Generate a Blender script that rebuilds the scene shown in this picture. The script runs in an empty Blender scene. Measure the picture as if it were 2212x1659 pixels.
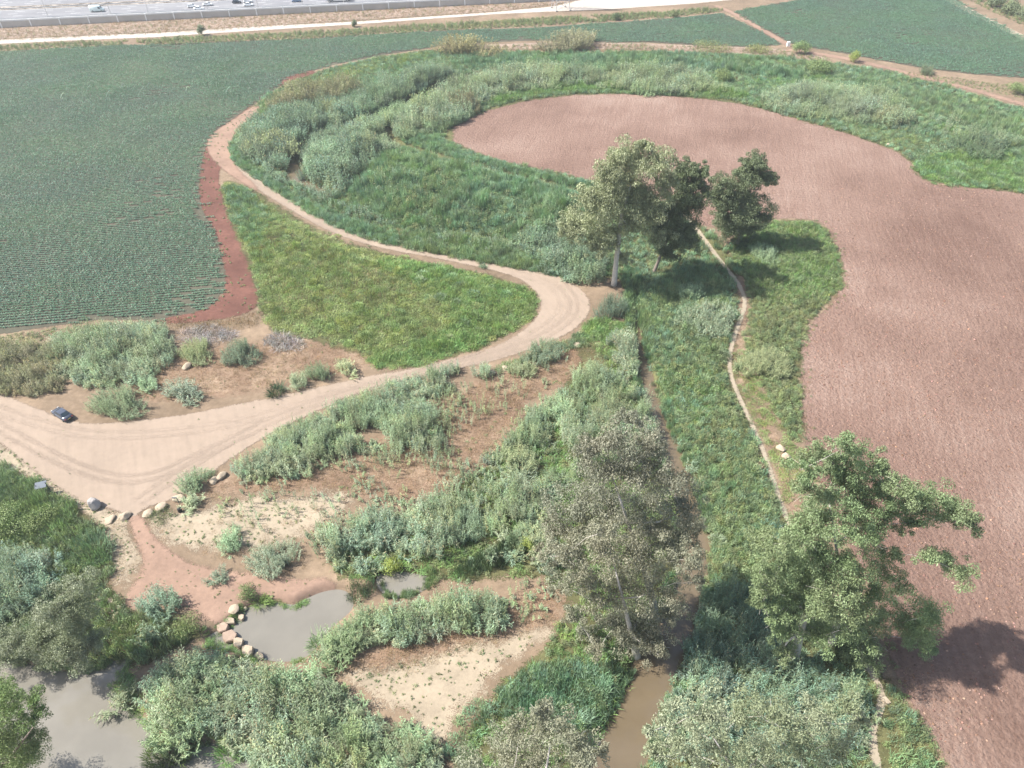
import bpy, math, random
import numpy as np
from mathutils import Vector, Matrix

# ------------------------------------------------------------------ camera, sky, sun, exposure
S = bpy.context.scene
R_ = math.radians
CAM_H, PITCH, FPX, PW, PH = 90.0, 41.0, 1562.0, 2212.0, 1659.0
SUN_EL, SUN_DIR = 49.0, (1.0, -0.05)          # the shadows run towards +x
cam_d = bpy.data.cameras.new('camera')
cam = bpy.data.objects.new('camera', cam_d)
S.collection.objects.link(cam)
cam.location = (0, 0, CAM_H)
cam.rotation_euler = (R_(90 - PITCH), 0, 0)
cam_d.sensor_width = 36.0
cam_d.lens = 36.0 * FPX / PW
cam_d.clip_start, cam_d.clip_end = 1.0, 9000.0
S.camera = cam
W = bpy.data.worlds.new('World'); S.world = W; W.use_nodes = True
wn = W.node_tree.nodes; wl = W.node_tree.links
sky = wn.new('ShaderNodeTexSky'); sky.sky_type = 'NISHITA'; sky.sun_disc = False
sky.sun_elevation = R_(SUN_EL); sky.sun_rotation = R_(-90.0 - 6.0)
sky.air_density = 1.2; sky.dust_density = 2.0
wn['Background'].inputs[1].default_value = 0.10
wl.new(sky.outputs[0], wn['Background'].inputs[0])
sun_d = bpy.data.lights.new('sun', 'SUN'); sun_d.energy = 5.0; sun_d.angle = R_(0.55)
sun_d.color = (1.0, 0.955, 0.89)
sun = bpy.data.objects.new('sun', sun_d); S.collection.objects.link(sun)
_l = Vector((SUN_DIR[0], SUN_DIR[1], 0)).normalized() * math.cos(R_(SUN_EL)); _l.z = -math.sin(R_(SUN_EL))
sun.rotation_euler = _l.to_track_quat('-Z', 'Y').to_euler()
sun.location = (-60, 0, 150)
S.view_settings.view_transform = 'Standard'; S.view_settings.look = 'None'
S.view_settings.gamma = 1.0; S.view_settings.use_curve_mapping = False
S.view_settings.exposure = 1.12
S.cycles.max_bounces = 6; S.cycles.transparent_max_bounces = 32
S.cycles.diffuse_bounces = 3

# ------------------------------------------------------------------ helpers: survey of the place
rng = np.random.default_rng(11)
random.seed(5)
_t = R_(PITCH)
def at(px, py, z=0.0):
    """map survey point -> ground position (metres) on the level z"""
    x = px - PW / 2; y = py - PH / 2
    dx, dy, dz = x, FPX * math.cos(_t) - y * math.sin(_t), -FPX * math.sin(_t) - y * math.cos(_t)
    k = (CAM_H - z) / -dz
    return np.array([dx * k, dy * k, z])
def at_y(px, py, Y):
    """point of the survey line that lies at distance Y"""
    x = px - PW / 2; y = py - PH / 2
    dx, dy, dz = x, FPX * math.cos(_t) - y * math.sin(_t), -FPX * math.sin(_t) - y * math.cos(_t)
    k = Y / dy
    return np.array([dx * k, Y, CAM_H + dz * k])
def mpp(p):
    """metres per survey unit at a place"""
    d = p[1] * math.cos(_t) + (CAM_H - p[2]) * math.sin(_t)
    return d / FPX
def poly(pts, z=0.0):
    return np.array([at(a, b, z)[:2] for a, b in pts])
def smooth_poly(P, n=2):
    for _ in range(n):
        Q = np.roll(P, -1, 0)
        P = np.stack([P * .75 + Q * .25, P * .25 + Q * .75], 1).reshape(-1, 2)
    return P
def inside(P, X, Y):
    r = np.zeros(X.shape, bool); n = len(P)
    for i in range(n):
        x1, y1 = P[i]; x2, y2 = P[(i + 1) % n]
        c = (y1 > Y) != (y2 > Y)
        if not c.any(): continue
        xx = (x2 - x1) * (Y - y1) / (y2 - y1 + 1e-12) + x1
        r ^= c & (X < xx)
    return r
def seg_dist(P, X, Y, closed=True):
    d = np.full(X.shape, 1e9); n = len(P)
    for i in range(n if closed else n - 1):
        a = P[i]; b = P[(i + 1) % n]; ab = b - a; L = ab @ ab + 1e-9
        t = np.clip(((X - a[0]) * ab[0] + (Y - a[1]) * ab[1]) / L, 0, 1)
        d = np.minimum(d, (X - a[0] - t * ab[0]) ** 2 + (Y - a[1] - t * ab[1]) ** 2)
    return np.sqrt(d)
def sdist(P, X, Y):
    """positive inside"""
    d = seg_dist(P, X, Y)
    return np.where(inside(P, X, Y), d, -d)
def ribbon(pts, w, z=0.0):
    """outline of a path: centre points and width in metres (number or list)"""
    C = np.array([at(a, b, z)[:2] for a, b in pts])
    for _ in range(2):
        Q = np.stack([C[:-1] * .75 + C[1:] * .25, C[:-1] * .25 + C[1:] * .75], 1).reshape(-1, 2)
        C = np.vstack([C[:1], Q, C[-1:]])
    T = np.gradient(C, axis=0); T /= np.linalg.norm(T, axis=1)[:, None] + 1e-9
    N = np.stack([-T[:, 1], T[:, 0]], 1)
    ww = np.interp(np.linspace(0, 1, len(C)), np.linspace(0, 1, np.size(w)), np.atleast_1d(w).astype(float)) / 2
    return np.vstack([C + N * ww[:, None], (C - N * ww[:, None])[::-1]])
# value noise for relief and scattering
_ng = rng.random((256, 256))
def vnoise(x, y, s):
    x = np.asarray(x) / s; y = np.asarray(y) / s
    xi = np.floor(x).astype(int); yi = np.floor(y).astype(int); fx = x - xi; fy = y - yi
    fx = fx * fx * (3 - 2 * fx); fy = fy * fy * (3 - 2 * fy)
    g = lambda a, b: _ng[a & 255, b & 255]
    return (g(xi, yi) * (1 - fx) + g(xi + 1, yi) * fx) * (1 - fy) + (g(xi, yi + 1) * (1 - fx) + g(xi + 1, yi + 1) * fx) * fy
def fbm(x, y, s): return .55 * vnoise(x, y, s) + .3 * vnoise(x + 31, y - 7, s / 2.1) + .15 * vnoise(x - 9, y + 51, s / 4.3)

# ------------------------------------------------------------------ helpers: meshes and objects
def mesh(name, V, quads=None, tris=None, attrs=None, mats=(), mat_idx=None, smooth=False):
    V = np.asarray(V, np.float32).reshape(-1, 3)
    me = bpy.data.meshes.new(name)
    q = np.zeros((0, 4), np.int32) if quads is None else np.asarray(quads, np.int32).reshape(-1, 4)
    t = np.zeros((0, 3), np.int32) if tris is None else np.asarray(tris, np.int32).reshape(-1, 3)
    nl = q.size + t.size; npo = len(q) + len(t)
    me.vertices.add(len(V)); me.vertices.foreach_set('co', V.ravel())
    me.loops.add(nl); me.loops.foreach_set('vertex_index', np.concatenate([q.ravel(), t.ravel()]).astype(np.int32))
    me.polygons.add(npo)
    st = np.concatenate([np.arange(len(q)) * 4, q.size + np.arange(len(t)) * 3]).astype(np.int32)
    me.polygons.foreach_set('loop_start', st)
    if mat_idx is not None: me.polygons.foreach_set('material_index', np.asarray(mat_idx, np.int32))
    if smooth: me.polygons.foreach_set('use_smooth', np.ones(npo, bool))
    for k, v in (attrs or {}).items():
        a = me.attributes.new(k, 'FLOAT', 'POINT'); a.data.foreach_set('value', np.asarray(v, np.float32))
    for m in mats: me.materials.append(m)
    me.update(calc_edges=True)
    return me
def link(name, data, parent=None, loc=None):
    o = bpy.data.objects.new(name, data); S.collection.objects.link(o)
    if parent is not None: o.parent = parent
    if loc is not None: o.location = loc
    return o
def tag(o, label=None, cat=None, group=None, kind=None):
    if label: o['label'] = label
    if cat: o['category'] = cat
    if group: o['group'] = group
    if kind: o['kind'] = kind
    return o
class MB:
    """collects simple solids into one mesh"""
    def __init__(s): s.V = []; s.F = []
    def add(s, V, F):
        n = len(s.V); s.V += [tuple(v) for v in V]; s.F += [tuple(i + n for i in f) for f in F]; return s
    def box(s, c, d, rz=0.0, taper=1.0):
        x, y, z = d[0] / 2, d[1] / 2, d[2] / 2; V = []
        for sz in (-1, 1):
            k = 1.0 if sz < 0 else taper
            for sx, sy in ((-1, -1), (1, -1), (1, 1), (-1, 1)):
                a, b = sx * x * k, sy * y * k
                V.append((c[0] + a * math.cos(rz) - b * math.sin(rz), c[1] + a * math.sin(rz) + b * math.cos(rz), c[2] + sz * z))
        return s.add(V, [(3, 2, 1, 0), (4, 5, 6, 7), (0, 1, 5, 4), (1, 2, 6, 5), (2, 3, 7, 6), (3, 0, 4, 7)])
    def tube(s, pts, rad, n=6):
        V, F = tube(pts, rad, n); return s.add(V, F)
    def cyl(s, a, b, r, n=12): return s.tube([a, b], [r, r], n)
    def build(s, name, mat, parent=None, smooth=False, loc=None):
        me = bpy.data.meshes.new(name); me.from_pydata(s.V, [], s.F)
        me.materials.append(mat)
        if smooth: me.polygons.foreach_set('use_smooth', np.ones(len(me.polygons), bool))
        me.update(); return link(name, me, parent, loc)
def tube(pts, rad, n=6, cap=True):
    pts = [Vector(p) for p in pts]; V = []; F = []
    prev = None
    for i, p in enumerate(pts):
        d = (pts[min(i + 1, len(pts) - 1)] - pts[max(i - 1, 0)]).normalized()
        u = d.orthogonal().normalized() if prev is None else (prev - d * prev.dot(d)).normalized()
        prev = u; w = d.cross(u)
        for k in range(n):
            a = 2 * math.pi * k / n
            V.append(tuple(p + (u * math.cos(a) + w * math.sin(a)) * rad[i]))
    for i in range(len(pts) - 1):
        for k in range(n):
            a = i * n + k; b = i * n + (k + 1) % n
            F.append((a, b, b + n, a + n))
    if cap:
        F.append(tuple(range(n))[::-1]); F.append(tuple((len(pts) - 1) * n + k for k in range(n)))
    return V, F

# ------------------------------------------------------------------ helpers: materials
class NT:
    def __init__(s, name):
        s.m = bpy.data.materials.new(name); s.m.use_nodes = True; s.t = s.m.node_tree; s.n = s.t.nodes; s.n.clear()
        s.out = s.n.new('ShaderNodeOutputMaterial')
    def node(s, kind, **k):
        n = s.n.new(kind)
        for a, b in k.items(): setattr(n, a, b)
        return n
    def l(s, a, b): s.t.links.new(a, b)
    def val(s, inp, v):
        if hasattr(v, 'is_output') or isinstance(v, bpy.types.NodeSocket): s.l(v, inp)
        else: inp.default_value = v
    def pos(s): return s.node('ShaderNodeNewGeometry').outputs['Position']
    def noise(s, scale, detail=3.0, vec=None, rough=.55, dist=0.0):
        n = s.node('ShaderNodeTexNoise'); n.inputs['Scale'].default_value = scale; n.inputs['Detail'].default_value = detail
        n.inputs['Roughness'].default_value = rough; n.inputs['Distortion'].default_value = dist
        s.l(vec if vec is not None else s.pos(), n.inputs['Vector']); return n.outputs['Fac']
    def mapped(s, rz, scale):
        a = s.node('ShaderNodeVectorRotate'); a.rotation_type = 'Z_AXIS'; a.inputs['Angle'].default_value = rz; s.l(s.pos(), a.inputs['Vector'])
        b = s.node('ShaderNodeVectorMath', operation='MULTIPLY'); s.l(a.outputs[0], b.inputs[0]); b.inputs[1].default_value = scale
        return b.outputs[0]
    def rng(s, v, a, b, c=0.0, d=1.0):
        n = s.node('ShaderNodeMapRange'); s.val(n.inputs[0], v)
        for i, x in enumerate((a, b, c, d)): s.val(n.inputs[i + 1], x)
        return n.outputs[0]
    def math(s, op, a, b=0.0):
        n = s.node('ShaderNodeMath', operation=op); s.val(n.inputs[0], a); s.val(n.inputs[1], b); return n.outputs[0]
    def mix(s, f, a, b, mode='MIX'):
        n = s.node('ShaderNodeMix', data_type='RGBA', blend_type=mode); s.val(n.inputs[0], f)
        for i, x in ((6, a), (7, b)):
            s.val(n.inputs[i], x if not isinstance(x, tuple) else (*x[:3], 1.0))
        return n.outputs[2]
    def ramp(s, f, cols):
        n = s.node('ShaderNodeValToRGB'); e = n.color_ramp.elements
        while len(e) < len(cols): e.new(.5)
        for i, (p, c) in enumerate(cols): e[i].position = p; e[i].color = (*c, 1)
        s.l(f, n.inputs[0]); return n.outputs[0]
    def attr(s, name): return s.node('ShaderNodeAttribute', attribute_name=name).outputs['Fac']
    def bump(s, h, strength=.5, dist=.1):
        n = s.node('ShaderNodeBump'); n.inputs['Strength'].default_value = strength; n.inputs['Distance'].default_value = dist
        s.l(h, n.inputs['Height']); return n.outputs[0]
    def bsdf(s, col, rough=.9, spec=.2, metal=0.0, normal=None, **k):
        n = s.node('ShaderNodeBsdfPrincipled'); s.val(n.inputs['Base Color'], col if not isinstance(col, tuple) else (*col[:3], 1))
        s.val(n.inputs['Roughness'], rough); n.inputs['Specular IOR Level'].default_value = spec; n.inputs['Metallic'].default_value = metal
        if normal is not None: s.l(normal, n.inputs['Normal'])
        return n.outputs[0]
    def done(s, sh, edge=None):
        if edge:                                       # ragged rim of a soil sheet
            amp, sc, soft = edge
            v = s.math('ADD', s.attr('edge'), s.math('MULTIPLY', s.math('SUBTRACT', s.noise(sc, 6.0, rough=.72), .5), amp))
            v = s.math('ADD', v, s.math('MULTIPLY', s.math('SUBTRACT', s.noise(7.0, 2.0), .5), soft * 5.0))
            f = s.rng(v, -.02, .02)
            mx = s.node('ShaderNodeMixShader'); tr = s.node('ShaderNodeBsdfTransparent')
            s.l(f, mx.inputs[0]); s.l(tr.outputs[0], mx.inputs[1]); s.l(sh, mx.inputs[2]); sh = mx.outputs[0]
        s.l(sh, s.out.inputs['Surface']); return s.m
def soil_mat(name, cols, s1=.12, s2=1.3, bump=(.5, .08, 6.0), edge=None, streak=None, rough=.95):
    t = NT(name)
    a = t.noise(s1, 5.0, rough=.6); b = t.noise(s2, 4.0, rough=.65)
    f = t.math('ADD', t.math('MULTIPLY', a, .62), t.math('MULTIPLY', b, .38))
    if streak:
        w = t.noise(1.0, 3.0, vec=t.mapped(*streak[:2]), rough=.6)
        f = t.math('ADD', t.math('MULTIPLY', f, 1 - streak[2]), t.math('MULTIPLY', w, streak[2]))
    col = t.ramp(t.rng(f, .33, .67), cols)
    h = t.noise(bump[2], 5.0, rough=.7)
    nm = t.bump(h, bump[0], bump[1])
    return t.done(t.bsdf(col, rough, .1, normal=nm), edge)
def leaf_mat(name, cols, patch=None, trans=.28, spec=.25, rough=.5, pscale=.07, vary=.38):
    t = NT(name)
    c = t.ramp(t.attr('tint'), cols)
    if patch:
        n = t.noise(pscale, 3.0)
        c = t.mix(t.rng(n, .40, .62), c, t.mix(.65, c, patch))
    rnd = t.node('ShaderNodeObjectInfo').outputs['Random']
    v = t.rng(rnd, 0.0, 1.0, 1 - vary, 1 + vary)
    cc = t.node('ShaderNodeCombineColor'); t.l(t.math('MULTIPLY', v, t.rng(t.math('FRACT', t.math('MULTIPLY', rnd, 7.3)), 0, 1, 1 - vary * .35, 1 + vary * .35)), cc.inputs[0]); t.l(v, cc.inputs[1]); t.l(t.math('MULTIPLY', v, t.rng(t.math('FRACT', t.math('MULTIPLY', rnd, 13.7)), 0, 1, 1 - vary * .5, 1 + vary * .3)), cc.inputs[2])
    c = t.mix(1.0, c, cc.outputs[0], 'MULTIPLY')
    sh = t.bsdf(c, rough, spec)
    tr = t.node('ShaderNodeBsdfTranslucent'); t.l(t.mix(1.0, c, (1.05, 1.15, .62), 'MULTIPLY'), tr.inputs[0])
    mx = t.node('ShaderNodeMixShader'); mx.inputs[0].default_value = trans
    t.l(sh, mx.inputs[1]); t.l(tr.outputs[0], mx.inputs[2])
    return t.done(mx.outputs[0])
def plain(name, col, rough=.6, spec=.3, metal=0.0, var=.15, sc=3.0, bump=None):
    t = NT(name)
    n = t.noise(sc, 4.0)
    c = t.mix(n, tuple(x * (1 - var) for x in col), tuple(min(1, x * (1 + var)) for x in col))
    nm = t.bump(t.noise(bump[0], 4.0), bump[1], bump[2]) if bump else None
    return t.done(t.bsdf(c, rough, spec, metal, nm))

M = {}
def tri_cols(m, lo=.85, hi=1.14): return [(0, tuple(x * lo for x in m)), (.5, m), (1, tuple(x * hi for x in m))]
M['ground'] = soil_mat('dry_earth', [(0, (0.123, 0.091, 0.062)), (0.5, (0.190, 0.140, 0.096)), (1, (0.284, 0.210, 0.144))], .06, .8)
M['road'] = soil_mat('dirt_road', [(0, (0.235, 0.186, 0.144)), (0.5, (0.281, 0.221, 0.171)), (1, (0.320, 0.252, 0.195))], .05, .9, (.25, .05, 5.0), (1.4, .9, .3), (R_(-25), (.9, .10, 1), .35))
M['bare'] = soil_mat('bare_red_earth', [(0, (0.194, 0.131, 0.098)), (0.5, (0.249, 0.167, 0.124)), (1, (0.311, 0.209, 0.156))], .15, 1.4, (.4, .06, 6.0), (2.0, .8, .5))
M['sand'] = soil_mat('pale_straw_sand', [(0, (0.213, 0.176, 0.129)), (0.5, (0.296, 0.245, 0.180)), (1, (0.361, 0.299, 0.219))], .2, 1.8, (.5, .05, 7.0), (7.0, .35, 1.2))
M['drygrass'] = soil_mat('dry_brown_grass', [(0, (0.135, 0.088, 0.058)), (0.5, (0.205, 0.140, 0.096)), (1, (0.315, 0.235, 0.165))], .12, 1.6, (.5, .06, 5.0), (7.0, .3, 1.2))
M['redsoil'] = soil_mat('red_soil', [(0, (0.097, 0.047, 0.036)), (0.5, (0.130, 0.063, 0.048)), (1, (0.195, 0.095, 0.072))], .12, 1.3, (.5, .06, 5.0), (2.2, .7, .35))
M['path'] = soil_mat('pale_footpath', [(0, (0.241, 0.202, 0.151)), (0.5, (0.294, 0.247, 0.184)), (1, (0.329, 0.276, 0.207))], .3, 2.0, (.3, .04, 8.0), (.6, 1.2, .18))
M['fieldsoil'] = soil_mat('crop_soil', [(0, (0.064, 0.060, 0.044)), (0.5, (0.085, 0.080, 0.058)), (1, (0.119, 0.112, 0.081))], .03, .6, (.5, .08, 3.0), (2.0, .5, .3))
M['track'] = soil_mat('white_track', [(0, (0.354, 0.312, 0.269)), (0.5, (0.416, 0.366, 0.317)), (1, (0.457, 0.403, 0.348))], .05, .5, (.2, .05, 3.0), (2.0, .3, .5))
M['verge'] = soil_mat('dry_verge', [(0, (0.207, 0.157, 0.123)), (0.5, (0.275, 0.209, 0.165)), (1, (0.358, 0.272, 0.215))], .10, .7, (.8, .2, 2.0), (3.0, .3, .8))
def plough_mat():
    t = NT('ploughed_soil')
    a = t.noise(.022, 4.0, rough=.62); b = t.noise(1.1, 5.0, rough=.72)
    e = t.math('ADD', t.attr('edge'), t.math('MULTIPLY', t.noise(.05, 3.0), 7.0))          # furrows follow the field's rim
    w = t.math('MULTIPLY', t.math('ADD', t.math('SINE', t.math('MULTIPLY', e, 4.2)), 1.0), .5)
    w2 = t.noise(1.0, 3.0, vec=t.mapped(R_(14), (.9, .05, 1)), rough=.6)
    f = t.math('ADD', t.math('ADD', t.math('MULTIPLY', a, .54), t.math('MULTIPLY', b, .30)), t.math('ADD', t.math('MULTIPLY', w2, .12), t.math('MULTIPLY', w, .02)))
    col = t.ramp(t.rng(f, .38, .63), [(0, (.162, .100, .077)), (.5, (.240, .158, .124)), (1, (.33, .240, .195))])
    v = t.node('ShaderNodeTexVoronoi'); v.inputs['Scale'].default_value = 2.0; t.l(t.pos(), v.inputs['Vector'])
    h = t.math('ADD', t.math('MULTIPLY', t.noise(2.4, 6.0, rough=.78), 1.0), t.math('MULTIPLY', v.outputs['Distance'], -.5))
    h = t.math('ADD', h, t.math('ADD', t.math('MULTIPLY', w, .05), t.math('MULTIPLY', w2, .28)))
    return t.done(t.bsdf(col, .97, .08, normal=t.bump(h, 1.0, .42)), (1.6, .6, .3))
M['plough'] = plough_mat()
def water_mat(name, c):
    t = NT(name)
    n = t.noise(.25, 3.0)
    col = t.mix(t.rng(n, .35, .65), tuple(x * .88 for x in c), c)
    return t.done(t.bsdf(col, .09, .5, normal=t.bump(t.noise(2.5, 2.0), .05, .05)))
M['thatch'] = soil_mat('grassy_ground', [(0, (0.065, 0.064, 0.030)), (0.5, (0.100, 0.098, 0.046)), (1, (0.160, 0.157, 0.074))], .12, 1.2, (.9, .15, 4.0), (5.0, .35, .8))
M['water'] = water_mat('murky_water', (.185, .172, .145))
M['creek'] = water_mat('creek_water', (.135, .104, .066))

# foliage colours (cols: dark -> light by leaf)
M['reed'] = leaf_mat('giant_reed_leaf', [(0, (0.135, 0.172, 0.116)), (0.5, (0.258, 0.334, 0.224)), (0.9, (0.423, 0.541, 0.372)), (1, (0.431, 0.383, 0.242))], (0.239, 0.302, 0.158))
M['reed_b'] = leaf_mat('blue_reed_leaf', [(0, (0.104, 0.151, 0.113)), (0.5, (0.200, 0.290, 0.217)), (0.9, (0.333, 0.474, 0.361)), (1, (0.435, 0.374, 0.235))], (0.187, 0.259, 0.147), pscale=.04)
M['reed_y'] = leaf_mat('flowering_reed_leaf', [(0, (0.130, 0.135, 0.078)), (0.5, (0.250, 0.260, 0.150)), (0.9, (0.408, 0.423, 0.253)), (1, (0.360, 0.310, 0.200))], (0.240, 0.220, 0.130))
M['grass'] = leaf_mat('tall_grass_blade', [(0, (0.113, 0.154, 0.079)), (0.5, (0.219, 0.296, 0.151)), (1, (0.366, 0.485, 0.265))], (0.190, 0.256, 0.175), pscale=.05)
M['grass_b'] = leaf_mat('bluish_grass_blade', [(0, (0.102, 0.156, 0.104)), (0.5, (0.195, 0.300, 0.200)), (1, (0.329, 0.492, 0.339))], (0.209, 0.305, 0.148), pscale=.05)
M['mat'] = leaf_mat('yellow_grass_blade', [(0, (0.136, 0.162, 0.066)), (0.5, (0.262, 0.312, 0.125)), (1, (0.428, 0.507, 0.216))], (0.183, 0.258, 0.093), pscale=.045)
M['bright'] = leaf_mat('bright_grass_blade', [(0, (0.095, 0.157, 0.054)), (0.5, (0.184, 0.303, 0.105)), (1, (0.304, 0.491, 0.184))], (0.188, 0.264, 0.099), pscale=.05)
M['scrub'] = leaf_mat('scrub_leaf', [(0, (0.096, 0.125, 0.059)), (0.5, (0.185, 0.239, 0.115)), (1, (0.308, 0.394, 0.201))], (0.212, 0.233, 0.115), pscale=.06)
M['cattail'] = leaf_mat('cattail_blade', [(0, (0.052, 0.078, 0.047)), (0.5, (0.100, 0.150, 0.090)), (1, (0.175, 0.253, 0.159))])
M['straw'] = leaf_mat('straw_blade', [(0, (.17, .115, .07)), (.5, (.30, .22, .14)), (1, (.46, .37, .25))], (.26, .17, .105), trans=.25, pscale=.1)
M['dead'] = leaf_mat('dead_cane', [(0, (0.140, 0.127, 0.122)), (0.5, (0.270, 0.245, 0.235)), (1, (0.439, 0.400, 0.384))], trans=.05)
M['cotton'] = leaf_mat('crop_leaf', [(0, (0.075, 0.129, 0.094)), (0.5, (0.144, 0.247, 0.181)), (1, (0.244, 0.406, 0.302))], (0.144, 0.270, 0.154), pscale=.03, vary=.10)
M['euc_l'] = leaf_mat('pale_gum_leaf', [(0, (0.154, 0.167, 0.100)), (0.5, (0.295, 0.320, 0.194)), (1, (0.478, 0.517, 0.321))], trans=.16, rough=.45, vary=.08)
M['euc_d'] = leaf_mat('dark_gum_leaf', [(0, (0.078, 0.096, 0.053)), (0.5, (0.151, 0.185, 0.101)), (1, (0.256, 0.309, 0.178))], trans=.16, rough=.45, vary=.08)
M['euc_g'] = leaf_mat('grey_gum_leaf', [(0, (0.140, 0.150, 0.105)), (0.5, (0.250, 0.265, 0.190)), (1, (0.360, 0.365, 0.275))], (0.270, 0.255, 0.185), trans=.16, rough=.5, pscale=.15, vary=.08)
M['euc_m'] = leaf_mat('green_gum_leaf', [(0, (0.099, 0.138, 0.065)), (0.5, (0.189, 0.263, 0.126)), (1, (0.311, 0.427, 0.213))], (0.217, 0.253, 0.136), trans=.16, rough=.45, pscale=.12, vary=.08)
M['tam'] = leaf_mat('feathery_leaf', [(0, (0.135, 0.149, 0.098)), (0.5, (0.259, 0.286, 0.189)), (1, (0.423, 0.465, 0.314))], (0.216, 0.254, 0.135), trans=.16, pscale=.15, vary=.08)
M['bushl'] = leaf_mat('bush_leaf', [(0, (0.081, 0.117, 0.042)), (0.5, (0.155, 0.225, 0.080)), (1, (0.260, 0.369, 0.144))], (0.200, 0.235, 0.095), pscale=.12, trans=.16, vary=.08)
M['lime'] = leaf_mat('lime_leaf', [(0, (0.140, 0.166, 0.042)), (0.5, (0.270, 0.320, 0.080)), (1, (0.439, 0.500, 0.144))], vary=.08)
M['stem'] = plain('cane_stem', (.24, .25, .13), .7)
M['bark'] = plain('white_bark', (.50, .46, .41), .8, .15, var=.35, sc=1.6, bump=(6.0, .4, .05))
M['barkd'] = plain('grey_bark', (.22, .18, .15), .85, .1, var=.35, sc=2.0, bump=(6.0, .5, .05))
M['rock'] = plain('limestone', (.36, .295, .22), .9, .1, var=.22, sc=1.8, bump=(4.0, .6, .08))
M['rockp'] = plain('pinkish_limestone', (.32, .24, .185), .9, .1, var=.22, sc=1.8, bump=(4.0, .6, .08))
M['rockg'] = plain('grey_limestone', (.33, .305, .285), .9, .1, var=.25, sc=2.0, bump=(4.0, .8, .1))

# ------------------------------------------------------------------ relief
def bank_poly(pts): return smooth_poly(poly(pts, -.4), 2)
POOL1 = bank_poly([(494, 1352), (510, 1338), (530, 1318), (564, 1298), (605, 1304), (637, 1309), (660, 1294), (699, 1277), (739, 1273), (758, 1292), (756, 1312), (728, 1334), (700, 1360), (676, 1396), (646, 1418), (598, 1420), (554, 1412), (510, 1400), (462, 1384), (450, 1372), (472, 1364)])
POOL2 = bank_poly([(812, 1242), (840, 1234), (875, 1236), (930, 1246), (925, 1262), (895, 1276), (862, 1286), (828, 1276)])
POOL3 = bank_poly([(-140, 1405), (0, 1412), (60, 1440), (120, 1455), (190, 1448), (240, 1432), (275, 1415), (262, 1450), (236, 1480), (246, 1512), (280, 1534), (300, 1548), (318, 1580), (346, 1625), (378, 1655), (420, 1620), (455, 1604), (500, 1630), (550, 1640), (580, 1740), (-140, 1760)])
CREEK = ribbon([(1362, 585), (1372, 640), (1374, 700), (1388, 780), (1402, 850), (1430, 930), (1470, 1040), (1500, 1140), (1500, 1210), (1488, 1280), (1462, 1345), (1432, 1420), (1398, 1490), (1362, 1570), (1330, 1640), (1300, 1740)],
               [.8, .9, 1.1, 2.4, 2.8, 3.4, 4.0, 4.2, 4.2, 4.4, 4.8, 5.2, 5.6, 6.0, 6.0, 6.0], -.5)
CREEK_UP = ribbon([(628, 352), (640, 385), (665, 400), (720, 425)], [1.5, 3.0, 3.0, 1.5], -.4)
WATERS = [POOL1, POOL2, POOL3, CREEK, CREEK_UP]
WATER_Z = -0.85
DITCH = ribbon([(838, 275), (846, 300), (860, 312), (930, 334), (1000, 354), (1100, 380), (1200, 402), (1262, 418)], [3.5, 4.0, 3.4, 3.0, 3.0, 2.6])
CHAN = ribbon([(640, 392), (632, 362), (648, 322), (690, 292), (760, 272), (830, 248), (900, 218), (960, 182), (1020, 160), (1090, 152)], [3.5, 4.5, 4.0, 4.0, 4.5, 4.5, 4.5, 4.0, 3.0])
MOUNDS = [(poly([(735, 425), (812, 352), (872, 322), (962, 352), (1082, 382), (1202, 406), (1300, 432), (1260, 520), (1150, 528), (1052, 506), (932, 504), (852, 488), (782, 450)]), 2.6, 9.0),
          (poly([(505, 320), (545, 280), (640, 250), (700, 245), (690, 300), (620, 350), (560, 352)]), 1.4, 7.0), (poly([(650, 380), (690, 320), (790, 300), (835, 325), (800, 370), (720, 420)]), 1.6, 7.0),
          (poly([(690, 258), (800, 215), (900, 170), (985, 150), (985, 178), (900, 222), (800, 262), (710, 282)]), 1.6, 8.0), (poly([(1650, 205), (1900, 200), (1985, 250), (1960, 274), (1740, 250)]), 1.2, 10.0),
          (poly([(500, 410), (700, 515), (1040, 597), (1150, 645), (1090, 720), (860, 785), (640, 720), (570, 680)]), .7, 10.0)]
def height(X, Y):
    X = np.asarray(X, float); Y = np.asarray(Y, float)
    z = (fbm(X, Y, 38.) - .5) * .5 + (fbm(X + 77, Y, 9.) - .5) * .12
    far = np.clip((Y - 300) / 40, 0, 1); z = z * (1 - far)
    for P, hh, wd in MOUNDS:
        lo, hi = P.min(0), P.max(0); m = (X > lo[0]) & (X < hi[0]) & (Y > lo[1]) & (Y < hi[1])
        if m.any():
            s = np.clip(sdist(P, X[m], Y[m]) / wd, 0, 1); z[m] += hh * s * s * (3 - 2 * s) * (.7 + .6 * vnoise(X[m], Y[m], 9.))
    for P in (DITCH, CHAN):
        lo, hi = P.min(0) - 2, P.max(0) + 2; m = (X > lo[0]) & (X < hi[0]) & (Y > lo[1]) & (Y < hi[1])
        if m.any():
            s = np.clip((sdist(P, X[m], Y[m]) + .8) / 1.4, 0, 1); z[m] = z[m] * (1 - s) - 1.15 * s
    for P in WATERS:
        lo, hi = P.min(0) - 4, P.max(0) + 4
        m = (X > lo[0]) & (X < hi[0]) & (Y > lo[1]) & (Y < hi[1])
        if m.any():
            s = np.clip((sdist(P, X[m], Y[m]) + 1.4) / 2.0, 0, 1); s = s * s * (3 - 2 * s)
            z[m] = z[m] * (1 - s) + s * -1.7
    return z
def hz(x, y): return float(height(np.array([x]), np.array([y]))[0])

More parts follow.
